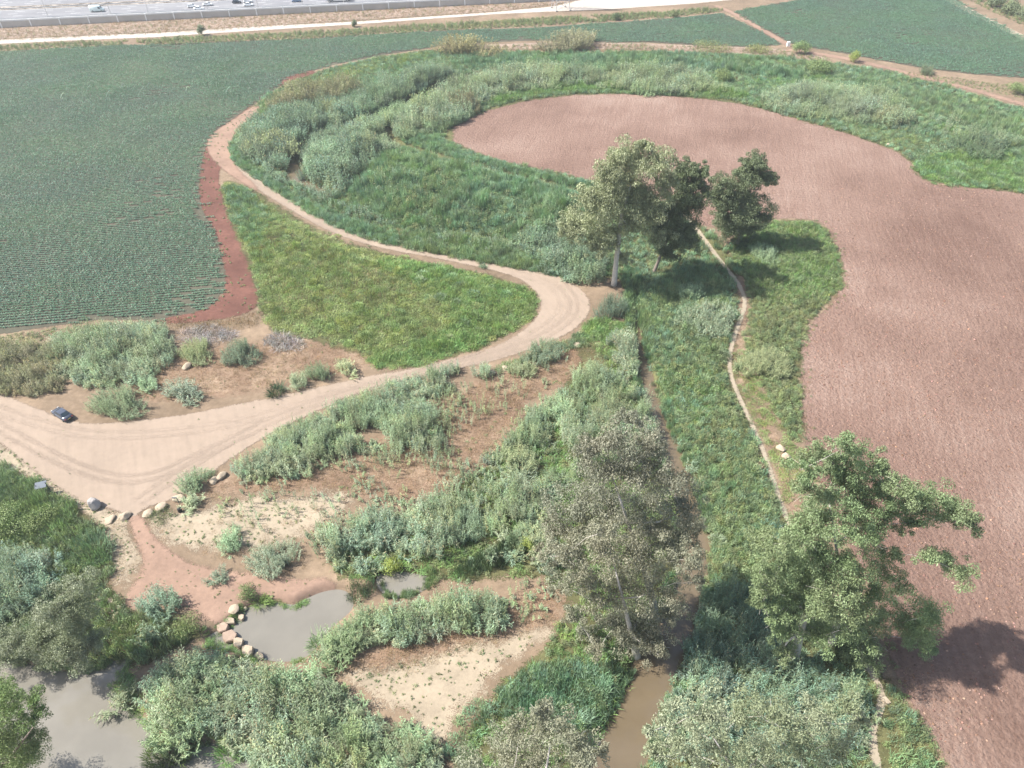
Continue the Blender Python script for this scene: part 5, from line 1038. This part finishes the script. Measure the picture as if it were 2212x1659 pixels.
for i, (px, w) in enumerate([(2148, 40), (2180, 44), (2215, 50), (2255, 50)]):
    bush(px, 16 + i * 14, w, 6.0, 'euc_d', ['leftmost dark tree in the top right corner', 'second dark tree in the top right corner', 'dark tree cut by the right edge in the top corner', 'dark tree beyond the top right corner'][i], 2200, .5, 'tree', 'dark trees in the top right corner', 'round_tree')

# ------------------------------------------------------------------ rocks
def rock_mesh(seed, mat, flat=1.0):
    import bmesh
    r = np.random.default_rng(seed); bm = bmesh.new(); bmesh.ops.create_icosphere(bm, subdivisions=3, radius=1.0)
    pl = unit(r.normal(size=(11, 3))); d = r.uniform(.62, 1.0, 11)
    for v in bm.verts:
        u = np.array(v.co); dn = pl @ u; k = np.where(dn > .05, d / np.maximum(dn, .05), 9).min()
        v.co = Vector(u * min(k, 1.12)) * (1 + r.normal(0, .012)); v.co.z *= flat
    me = bpy.data.meshes.new('boulder'); bm.to_mesh(me); bm.free(); me.materials.append(mat)
    return me
ROCKS = {k: [rock_mesh(40 + i + 10 * j, M[k], f) for i in range(4)] for j, (k, f) in enumerate((('rock', 1.0), ('rockp', .8), ('rockg', 1.0)))}
def block_mesh(seed, mat):
    import bmesh
    r = np.random.default_rng(seed); n = 5 + seed % 2; bm = bmesh.new(); an = np.sort(np.arange(n) * 6.283 / n + r.uniform(-.3, .3, n)); rr = r.uniform(.85, 1.12, n)
    f = bm.faces.new([bm.verts.new((rr[i] * math.cos(an[i]), rr[i] * math.sin(an[i]), -.3)) for i in range(n)])
    top = bmesh.ops.extrude_face_region(bm, geom=[f]); vs = [v for v in top['geom'] if isinstance(v, bmesh.types.BMVert)]
    for v in vs: v.co.z += .6 + r.uniform(-.05, .05); v.co.x *= .94; v.co.y *= .94
    bmesh.ops.recalc_face_normals(bm, faces=bm.faces); bmesh.ops.bevel(bm, geom=list(bm.edges), offset=.07, segments=2, affect='EDGES')
    me = bpy.data.meshes.new('stone'); bm.to_mesh(me); bm.free(); me.materials.append(mat); return me
SLABS = {k: [block_mesh(90 + i + 10 * j, M[k]) for i in range(4)] for j, k in enumerate(('rock', 'rockp'))}
def rock(px, py, w, h, label, kind='rock', slab=False, sx=1.0, rz=None, name='boulder', group='boulders', z=None, sink=.3):
    p = at(px, py); rad = w * mpp(p) / 2; src = SLABS if slab else ROCKS
    zz = (hz(p[0], p[1]) if z is None else z)
    o = link(name, src[kind][int(rng.integers(0, 4))]); o.location = (p[0], p[1], zz + h * (.5 - sink * .5))
    o.scale = (rad * sx, rad / sx, h * .55 / (.30 if slab else .85)); o.rotation_euler = (rng.uniform(-.1, .1), rng.uniform(-.1, .1), rng.uniform(0, 6.28) if rz is None else rz)
    return tag(o, label, 'rock', group)
for a in [
    (405, 793, 22, .9, 'white boulder alone on the dry grass'),
    (722, 884, 20, .5, 'left of two pale rocks on the road edge by the reed hedge'), (740, 878, 20, .6, 'right of two pale rocks on the road edge by the reed hedge'),
    (1060, 805, 22, .6, 'larger pale rock below the road bend'), (1090, 796, 16, .5, 'smaller pale rock below the road bend'),
    (1248, 745, 15, .5, 'pale rock at the road bend grass'),
    (1686, 970, 19, .8, 'upper white boulder right of the footpath'), (1698, 988, 18, .9, 'lower white boulder right of the footpath'),
    (320, 1112, 24, .7, 'boulder nearest the small path on its right'), (348, 1097, 26, .7, 'second boulder of the row right of the path'), (386, 1080, 24, .6, 'long boulder at the top of the path row'),
    (463, 1040, 22, .7, 'lower boulder at the road corner reeds'), (480, 1030, 24, .8, 'upper boulder at the road corner reeds'), 
    (272, 1118, 24, .8, 'pale boulder at the mouth of the small path'), (238, 1124, 24, .5, 'flat pale boulder left of the path mouth'),
    (1917, 315, 8, .8, 'tiny white rock on the far rim of the ploughed field'),
    (505, 1317, 24, .5, 'triangular pale rock on the pond shore'), (527, 1310, 10, .4, 'small pale rock at the pond rim'),
]: rock(*a)
rock(208, 1096, 26, 1.7, 'big grey boulder standing by the clearing', 'rockg', sink=.1)
for a in [
    (494, 1337, 26, .55, 'pale flat rock at the pond corner', 'rock'), (519, 1329, 16, .4, 'thin pale slab lying in the pond edge', 'rock'),
    (479, 1352, 28, .6, 'reddish stepping stone nearest the path', 'rockp'), (494, 1371, 34, .6, 'second stepping stone in the pond outlet', 'rockp'),
    (513, 1385, 26, .6, 'third stepping stone in the pond outlet', 'rock'), (533, 1403, 30, .6, 'fourth stepping stone in the pond outlet', 'rock'), (557, 1415, 22, .55, 'last stepping stone beside the reeds', 'rock')]:
    rock(a[0], a[1], a[2], a[3], a[4], a[5], True, 1.15, -.5, 'stepping_stone', 'stepping stones', z=-.75, sink=.0)
for i, a in enumerate([(214, 1306, 26, 'long white slab at the top of the shore stones'), (241, 1300, 18, 'small white slab at the top of the shore stones'), (258, 1312, 20, 'rightmost slab of the shore stones'), (236, 1322, 24, 'middle slab of the shore stones'), (215, 1328, 24, 'left lower slab of the shore stones'), (252, 1332, 16, 'lowest slab of the shore stones')]):
    rock(a[0], a[1], a[2], .4, a[3], 'rock' if i % 3 else 'rockp', True, 1.2, group='shore stones', name='stone_slab', sink=.2)
rock(1908, 1512, 26, .3, 'pale flat stone on the footpath near the tree shadow', 'rock', True, 1.3, 2.2, 'stone_slab', sink=.2)

# ------------------------------------------------------------------ vehicles
M['glass'] = plain('car_glass', (.03, .045, .055), .08, .6, var=.05)
M['tyre'] = plain('tyre', (.02, .02, .02), .85, .1, var=.1)
M['rim'] = plain('wheel_rim', (.45, .46, .47), .35, .5, .8, var=.05)
M['lamp'] = plain('headlamp', (.75, .76, .74), .15, .6, var=.03)
M['tail'] = plain('tail_lamp', (.30, .02, .02), .2, .5, var=.05)
M['plate'] = plain('number_plate', (.65, .52, .12), .5, .3, var=.03)
M['black'] = plain('black_trim', (.025, .025, .027), .6, .3, var=.1)
def paint(n, c, rough=.25): return plain('paint_' + n, c, rough, .55, var=.04, sc=1.0)
PAINT = {'slate': paint('slate', (.06, .07, .095)), 'white': paint('white', (.80, .80, .79)), 'mint': paint('mint', (.70, .78, .74)), 'dark': paint('dark', (.025, .028, .04)), 'blue': paint('blue', (.10, .15, .24)), 'grey': paint('grey', (.10, .11, .11), .6)}
def loft(secs):
    """secs: list of (x, [(y,z)...]) rings of equal length, closed rings"""
    V = []; F = []; n = len(secs[0][1])
    for x, ring in secs: V += [(x, y, z) for y, z in ring]
    for i in range(len(secs) - 1):
        for k in range(n):
            a, b = i * n + k, i * n + (k + 1) % n; F.append((a, a + n, b + n, b))
    F.append(tuple(range(n))); F.append(tuple((len(secs) - 1) * n + k for k in range(n))[::-1])
    return V, F
def ring(w, z0, z1, r=.10):
    return [(-w + r, z0), (w - r, z0), (w, z0 + r), (w, z1 - r * 1.4), (w - r * 1.2, z1), (-w + r * 1.2, z1), (-w, z1 - r * 1.4), (-w, z0 + r)]
def quad(name, pts, mat, root):
    """a pane with thickness"""
    P = [Vector(p) for p in pts]; n = (P[1] - P[0]).cross(P[2] - P[0]).normalized() * .012
    V = [tuple(p + n) for p in P] + [tuple(p - n) for p in P]
    return MB().add(V, [(0, 1, 2, 3), (7, 6, 5, 4), (0, 4, 5, 1), (1, 5, 6, 2), (2, 6, 7, 3), (3, 7, 4, 0)]).build(name, mat, root)
def wheel(root, x, y, r=.31, w=.2):
    s = 1 if y > 0 else -1
    t = MB().cyl((0, -w / 2, 0), (0, w / 2, 0), r, 18).build('wheel', M['tyre'], root, loc=(x, y, r))
    MB().cyl((0, s * (w / 2 - .03), 0), (0, s * (w / 2 + .012), 0), r * .62, 12).build('rim', M['rim'], t)
def sedan(name, loc, rz, pm, label, hatch=False, group=None):
    root = link(name, None, None, loc); root.rotation_euler = (0, 0, rz); root.empty_display_size = 1
    L = 4.55 if not hatch else 4.1; h = L / 2
    S_ = [(-h, ring(.70, .38, .70)), (-h + .12, ring(.82, .26, .90)), (-h + .65, ring(.87, .22, .97)), (-.55 * h, ring(.89, .2, .96)), (0, ring(.90, .2, .95)), (.45 * h, ring(.89, .2, .93)), (h - .75, ring(.87, .22, .84)), (h - .15, ring(.80, .26, .70)), (h, ring(.66, .36, .60))]
    MB().add(*loft(S_)).build('body', pm, root, True)
    xb, xf = (-h + .55 if not hatch else -h + .15), .28 * L - .02      # belt line ends
    rb, rf = xb + (.75 if not hatch else .35), xf - .85                # roof ends
    bz, rzz = .93, 1.43; bw, rw = .80, .60
    roof = MB().add([(xb, -bw, bz - .04), (xf, -bw, bz - .05), (xf, bw, bz - .05), (xb, bw, bz - .04), (rb, -rw, rzz), (rf, -rw, rzz), (rf, rw, rzz), (rb, rw, rzz), ((rb + rf) / 2, -rw, rzz + .05), ((rb + rf) / 2, rw, rzz + .05)],
                    [(0, 1, 5, 8, 4), (2, 3, 7, 9, 6), (1, 2, 6, 5), (3, 0, 4, 7), (4, 8, 9, 7), (8, 5, 6, 9), (3, 2, 1, 0)])
    roof.build('roof', pm, root)
    def pane(name, a, b, c, d, u0, u1, v0, v1, off):
        A, B_, C_, D_ = map(Vector, (a, b, c, d))
        f = lambda u, v: (A * (1 - u) + B_ * u) * (1 - v) + (D_ * (1 - u) + C_ * u) * v + Vector(off)
        quad(name, [f(u0, v0), f(u1, v0), f(u1, v1), f(u0, v1)], M['glass'], root)
    pane('windscreen', (xf, -bw, bz), (xf, bw, bz), (rf, rw, rzz), (rf, -rw, rzz), .07, .93, .08, .95, (.015, 0, .012))
    pane('rear_window', (xb, bw, bz), (xb, -bw, bz), (rb, -rw, rzz), (rb, rw, rzz), .09, .91, .12, .93, (-.015, 0, .012))
    for s in (-1, 1):
        for u0, u1 in ((.10, .46), (.50, .86)):
            pane('side_window', (xb, s * bw, bz), (xf, s * bw, bz), (rf, s * rw, rzz), (rb, s * rw, rzz), u0, u1, .16, .9, (0, s * .015, .008))
        MB().box((xf - .28, s * .95, .98), (.12, .14, .10)).build('mirror', pm, root)
        MB().box((h - .10, s * .58, .62), (.16, .28, .12), taper=.8).build('headlight', M['lamp'], root)
        MB().box((-h + .06, s * .62, .76), (.12, .26, .14), taper=.85).build('tail_light', M['tail'], root)
        for x in (-.30 * L, .30 * L): wheel(root, x, s * .80)
    MB().box((-h - .01, 0, .62), (.03, .5, .11)).build('number_plate', M['plate'], root)
    MB().box((h + .0, 0, .42), (.06, 1.1, .12)).build('grille', M['black'], root)
    MB().box((-h + .02, 0, .40), (.08, 1.3, .10)).build('bumper', M['black'], root)
    return tag(root, label, 'car', group)
def van(name, loc, rz, pm, label):
    root = link(name, None, None, loc); root.rotation_euler = (0, 0, rz)
    MB().add(*loft([(-3.0, ring(.94, .35, 2.45, .12)), (-2.9, ring(.99, .28, 2.58, .12)), (.9, ring(.99, .28, 2.58, .12)), (1.5, ring(.98, .28, 2.35, .12)), (2.15, ring(.95, .28, 1.45, .12)), (2.85, ring(.90, .30, 1.15, .1)), (3.0, ring(.82, .4, .95, .1))])).build('body', pm, root, True)
    quad('windscreen', [(1.62, -.80, 2.24), (2.12, -.80, 1.55), (2.12, .80, 1.55), (1.62, .80, 2.24)], M['glass'], root)
    for s in (-1, 1):
        quad('side_window', [(.75, s * 1.0, 1.35), (1.9, s * .99, 1.4), (1.45, s * .99, 2.0), (.75, s * 1.0, 2.05)], M['glass'], root)
        MB().box((2.9, s * .66, .85), (.16, .28, .22), taper=.8).build('headlight', M['lamp'], root)
        MB().box((-2.98, s * .84, 1.1), (.08, .14, .4)).build('tail_light', M['tail'], root)
        MB().box((1.75, s * 1.1, 1.55), (.14, .2, .3)).build('mirror', M['black'], root)
        for x in (-1.75, 1.95): wheel(root, x, s * .88, .36, .24)
    MB().box((2.98, 0, .5), (.1, 1.6, .2)).build('bumper', M['black'], root)
    return tag(root, label, 'van')
def truck(name, loc, rz, label):
    root = link(name, None, None, loc); root.rotation_euler = (0, 0, rz)
    MB().box((-1.2, 0, .95), (8.6, 2.4, .25)).build('bed', PAINT['grey'], root)
    for s in (-1, 1): MB().box((-1.2, s * 1.17, 1.35), (8.5, .06, .55)).build('side_board', PAINT['grey'], root)
    MB().box((-1.2, 0, 1.55), (8.2, 2.2, .9), taper=.96).build('load_cover', plain('tarpaulin', (.10, .13, .12), .8), root)
    MB().add(*loft([(3.3, ring(1.15, .55, 2.6, .12)), (4.4, ring(1.18, .5, 2.75, .12)), (5.2, ring(1.15, .5, 2.5, .12)), (5.45, ring(1.1, .5, 1.5, .12))])).build('cab', PAINT['dark'], root, True)
    quad('windscreen', [(5.28, -.95, 2.35), (5.46, -.95, 1.5), (5.46, .95, 1.5), (5.28, .95, 2.35)], M['glass'], root)
    for x in (-4.2, -3.0, 4.1):
        for s in (-1, 1): wheel(root, x, s * 1.05, .48, .28)
    return tag(root, label, 'truck')
def placed(px, py, z=0.0): p = at(px, py, z); return (p[0], p[1], z)
cp = at(137, 900); a0, a1 = at(118, 893), at(160, 921)
car_dir = math.atan2(*(at(117.5, 888) - at(157, 914))[1::-1])
sedan('parked_car', (cp[0], cp[1], hz(cp[0], cp[1]) + .04), car_dir, PAINT['slate'], 'dark slate sedan parked on the dirt clearing beside the reeds')

# ------------------------------------------------------------------ highway on its wall
HW_Z = 2.6
ha, hb = at(0, 46, HW_Z)[:2], at(780, 9, HW_Z)[:2]
hu = (hb - ha) / np.linalg.norm(hb - ha); hn = np.array([-hu[1], hu[0]]); HRZ = math.atan2(hu[1], hu[0])
def hp(s, t, z=0.0): q = ha + hu * s + hn * t; return (q[0], q[1], z)
M['asphalt'] = soil_mat('asphalt', [(0, (.16, .16, .17)), (.5, (.20, .20, .21)), (1, (.26, .26, .265))], .05, .6, (.1, .01, 20.0), None, (HRZ * -1, (.02, .8, 1), .45), .85)
M['concrete'] = plain('concrete', (.46, .43, .39), .9, .1, var=.22, sc=.25, bump=(3.0, .3, .03))
M['paintw'] = plain('road_paint', (.78, .78, .76), .7, .2, var=.06)
M['steel'] = plain('galvanised_steel', (.50, .51, .52), .5, .4, .6, var=.08)
def strip(name, t0, t1, z, mat, s0=-420, s1=520, parent=None, step=20.0):
    ss = np.arange(s0, s1 + 1, step); V = []; F = []
    for s in ss: V += [hp(s, t0, z), hp(s, t1, z)]
    for i in range(len(ss) - 1): F.append((2 * i, 2 * i + 2, 2 * i + 3, 2 * i + 1))
    return MB().add(V, F).build(name, mat, parent)
road = tag(strip('highway', 0, 19.0, HW_Z, M['asphalt']), kind='structure')
tag(strip('highway', 26.0, 46.0, HW_Z, M['asphalt']), kind='structure')
tag(strip('median', 19.0, 26.0, HW_Z + .05, M['track']), kind='structure')
tag(strip('far_shoulder', 46.0, 75.0, HW_Z + .02, M['verge']), kind='structure')
dash = None
for t in (4.2, 8.0, 11.8, 15.6, 30.0, 33.8, 37.6, 41.4):
    for s in np.arange(-60, 170 if t < 20 else 90, 12.0):
        if dash is None:
            dash = MB().box((0, 0, 0), (4.0, .18, .006), HRZ).build('lane_dash', M['paintw'], road); d = dash
        else:
            d = dash.copy(); S.collection.objects.link(d); d.parent = road
        d.location = hp(s + (t * 3.1) % 5, t, HW_Z + .008)
for t in (1.2, 18.2): strip('edge_line', t, t + .2, HW_Z + .006, M['paintw'], parent=road)
# retaining wall: panels with pilasters, parapet on top
wall = link('retaining_wall', None, None, hp(0, 0)); tag(wall, 'long grey concrete retaining wall under the highway', 'wall')
pan = None; PL = 12.0
inv_ = Matrix.Translation(Vector(hp(0, 0))).inverted()
for i in range(-6, 30):
    s = i * PL
    for nm, c, d, mt in (('panel', (s + PL / 2, -.3, HW_Z / 2 - .1), (PL - .5, .35, HW_Z + .2), 'concrete'), ('pilaster', (s, -.36, HW_Z / 2 + .15), (.5, .5, HW_Z + .7), 'paintw'), ('parapet', (s + PL / 2, -.25, HW_Z + .30), (PL - .5, .30, .6), 'paintw')):
        q = hp(c[0], c[1], c[2]); q0 = hp(0, 0)
        key = 'wall_' + nm
        if key not in CL: CL[key] = MB().box((0, 0, 0), d, HRZ).build(nm, M[mt], wall); o = CL[key]
        else: o = CL[key].copy(); S.collection.objects.link(o); o.parent = wall
        o.location = (q[0] - q0[0], q[1] - q0[1], q[2])
def guard(t, label):
    root = link('guard_rail', None, None, hp(0, t)); q0 = hp(0, t)
    MB().add(*[[(hp(s, t + dt, z)[0] - q0[0], hp(s, t + dt, z)[1] - q0[1], HW_Z + z) for s in (-200, 300) for dt, z in ((0, .5), (.08, .5), (.08, .8), (0, .8))], [(0, 4, 5, 1), (1, 5, 6, 2), (2, 6, 7, 3), (3, 7, 4, 0)]]).build('rail', M['steel'], root)
    m = None
    for s in range(-200, 300, 6):
        q = hp(s, t + .14)
        if m is None: m = MB().box((0, 0, .4), (.1, .1, .8), HRZ).build('post', M['steel'], root); o = m
        else: o = m.copy(); S.collection.objects.link(o); o.parent = root
        o.location = (q[0] - q0[0], q[1] - q0[1], HW_Z)
    tag(root, label, 'guard rail')
guard(.7, 'steel guard rail on the near edge of the highway'); guard(19.3, 'steel guard rail on the near side of the median')
def street_lamp(px, label):
    p = at(px, 46 - px * .0474, HW_Z); s = (p[:2] - ha) @ hu; q = hp(s, .35, HW_Z)
    root = link('street_lamp', None, None, q); root.rotation_euler = (0, 0, HRZ)
    MB().tube([(0, 0, 0), (0, 0, 5), (0, 0, 10.5)], [.14, .10, .06], 8).build('pole', M['steel'], root)
    MB().tube([(0, 0, 10.4), (0, .7, 10.9), (0, 1.8, 11.0)], [.06, .05, .04], 6).build('arm', M['steel'], root)
    MB().box((0, 2.1, 10.98), (.28, .7, .12), taper=.8).build('lamp_head', M['black'], root)
    tag(root, label, 'street lamp', 'street lamps along the highway')
for px, w in ((105, 'leftmost'), (240, 'second'), (321, 'third'), (449, 'fourth'), (558, 'fifth'), (654, 'sixth'), (743, 'seventh')):
    street_lamp(px, '%s grey street lamp%s on the near highway edge' % (w, '' if w == 'leftmost' else ' from the left'))
def traffic(px, py): return at(px, py, HW_Z)
p = traffic(211, 25); van('delivery_van', (p[0], p[1], HW_Z + .01), HRZ, PAINT['mint'], 'pale mint delivery van driving on the highway')
for px, py, c, hb_, lab in ((415, 16, 'white', True, 'white car at the back of the left trio'), (430, 21, 'white', False, 'white car at the front of the left trio'), (449, 12, 'white', False, 'white car leading the left trio on the far lane'), (512, 7, 'dark', True, 'black car on the highway'), (537, 13, 'white', False, 'nearer white car right of the black car'), (536, 5, 'white', True, 'farther white car right of the black car'), (641, 4, 'blue', False, 'blue grey car on the highway')):
    p = traffic(px, py); sedan('passing_car', (p[0], p[1], HW_Z + .01), HRZ, PAINT[c], lab, hb_, 'cars on the highway')
p = traffic(732, 3); truck('flatbed_truck', (p[0], p[1], HW_Z + .01), HRZ, 'dark flatbed truck cut by the top of the picture')

# ------------------------------------------------------------------ pylon, poles, panel, small things
py_ = at(1211, 20); root = link('power_pylon', None, None, tuple(py_)); root.rotation_euler = (0, 0, .3)
PYH, PB, PT = 32.0, 3.4, .7
def leg(sx, sy, z): k = PB + (PT - PB) * z / PYH; return (sx * k, sy * k, z)
for sx, sy in ((-1, -1), (1, -1), (1, 1), (-1, 1)):
    MB().tube([leg(sx, sy, 0), leg(sx, sy, PYH)], [.16, .10], 4).build('leg', M['steel'], root)
    MB().box((sx * PB, sy * PB, .15), (.9, .9, .7)).build('footing', M['concrete'], root)
br = MB(); zs = [0, 4.5, 8.5, 12, 15, 18, 20.5, 23, 25, 27, 29, 31]
for a, b in zip(zs[:-1], zs[1:]):
    for (s0, s1) in (((-1, -1), (1, -1)), ((1, -1), (1, 1)), ((1, 1), (-1, 1)), ((-1, 1), (-1, -1))):
        br.tube([leg(*s0, a), leg(*s1, b)], [.06, .06], 4); br.tube([leg(*s1, a), leg(*s0, b)], [.06, .06], 4); br.tube([leg(*s0, b), leg(*s1, b)], [.06, .06], 4)
br.build('bracing', M['steel'], root)
for z in (24.0, 28.0, 31.5): MB().tube([(-6, 0, z), (0, 0, z + .6), (6, 0, z)], [.06, .35, .06], 4).build('cross_arm', M['steel'], root)
tag(root, 'steel lattice pylon legs beside the white track', 'pylon')
q = at(1259, 15); MB().tube([(0, 0, 0), (0, 0, 9)], [.14, .09], 8).build('utility_pole', M['paintw'], loc=(q[0], q[1], 0)); tag(bpy.context.scene.objects['utility_pole'], 'white pole right of the pylon', 'pole')
# information panel
q = at(111, 1064); root = link('information_panel', None, None, (q[0], q[1], hz(q[0], q[1]))); root.rotation_euler = (0, 0, .1)
MB().cyl((.0, 0, -.3), (.0, 0, 2.35), .06, 10).build('post', M['black'], root)
MB().cyl((-1.55, -.2, -.3), (-1.55, -.2, 2.0), .06, 10).build('post', M['black'], root)
MB().add([(-1.7, -.62, 1.55), (.05, -.42, 1.75), (.05, .42, 2.4), (-1.7, .22, 2.2), (-1.7, -.60, 1.48), (.05, -.40, 1.68), (.05, .44, 2.33), (-1.7, .24, 2.13)], [(0, 1, 2, 3), (7, 6, 5, 4), (0, 4, 5, 1), (1, 5, 6, 2), (2, 6, 7, 3), (3, 7, 4, 0)]).build('panel', plain('panel_grey', (.15, .17, .20), .6, .3, var=.08), root)
tag(root, 'slanted grey information panel on posts at the clearing edge', 'sign')
q = at(390, 1106); MB().cyl((0, 0, 0), (0, 0, .75), .32, 14).cyl((0, 0, .75), (0, 0, .80), .26, 14).build('litter_bin', M['black'], loc=(q[0], q[1], hz(q[0], q[1]))); tag(S.objects['litter_bin'], 'small black litter bin right of the path boulders', 'bin')
q = at(391, 1096); root = link('marker_post', None, None, (q[0], q[1], hz(q[0], q[1]))); mg = plain('green_metal', (.06, .12, .10), .5, .3)
MB().cyl((0, 0, -.2), (0, 0, 2.2), .05, 8).build('post', mg, root); MB().box((-.35, 0, 2.2), (.8, .04, .35)).build('sign_board', M['steel'], root)
tag(root, 'thin green post with a small board above the path boulders', 'sign')
q = at(1702, 100); MB().box((0, 0, .9), (1.2, 1.2, 1.8), taper=.85).build('white_box', M['paintw'], loc=(q[0], q[1], 0)); tag(S.objects['white_box'], 'small white cabinet at the end of the middle farm track', 'cabinet')
# sprinklers
M['spray'] = leaf_mat('water_spray', [(0, (.55, .60, .64)), (1, (.7, .75, .78))], trans=.5)
def sprinkler(px, py, dx, dy, label):
    a = at(px, py); b = at(px + dx, py + dy); d = b - a
    root = link('sprinkler', None, None, (a[0], a[1], hz(a[0], a[1])))
    MB().cyl((0, 0, 0), (0, 0, 1.3), .03, 6).build('riser', M['steel'], root)
    pts = [(0, 0, 1.3), (d[0] * .3, d[1] * .3, 1.9), (d[0] * .65, d[1] * .65, 2.0), (d[0] * .9, d[1] * .9, 1.2)]
    MB().tube(pts, [.02, .04, .07, .03], 5).build('water_jet', M['spray'], root)
    tag(root, label, 'sprinkler', 'sprinklers in the crop field')
for i, (x, y, dx, dy) in enumerate([(134, 222, 12, -12), (190, 206, 14, -14), (232, 218, 14, -16), (262, 200, 14, -12), (300, 216, 22, -26), (312, 206, 22, -22), (358, 208, 14, -12), (404, 204, 8, -8), (490, 208, 14, -12), (580, 200, 12, -14)]):
    sprinkler(x, y, dx, dy, '%s sprinkler jet from the left in the crop field' % ['first', 'second', 'third', 'fourth', 'fifth', 'sixth', 'seventh', 'eighth', 'ninth', 'tenth'][i])
# ------------------------------------------------------------------ air
HAZE = 0.00027
if HAZE > 0:
    V = [(x, y, z) for z in (-3.0, 92.5) for x, y in ((-4300, -700), (4300, -700), (4300, 6100), (-4300, 6100))]
    t = NT('haze_air'); v = t.node('ShaderNodeVolumePrincipled'); v.inputs['Color'].default_value = (.86, .90, .95, 1); v.inputs['Density'].default_value = HAZE; v.inputs['Anisotropy'].default_value = .3
    t.l(v.outputs[0], t.out.inputs['Volume'])
    tag(MB().add(V, [(0, 3, 2, 1), (4, 5, 6, 7), (0, 1, 5, 4), (1, 2, 6, 5), (2, 3, 7, 6), (3, 0, 4, 7)]).build('haze', t.m), 'thin pale haze', 'haze', None, 'stuff')
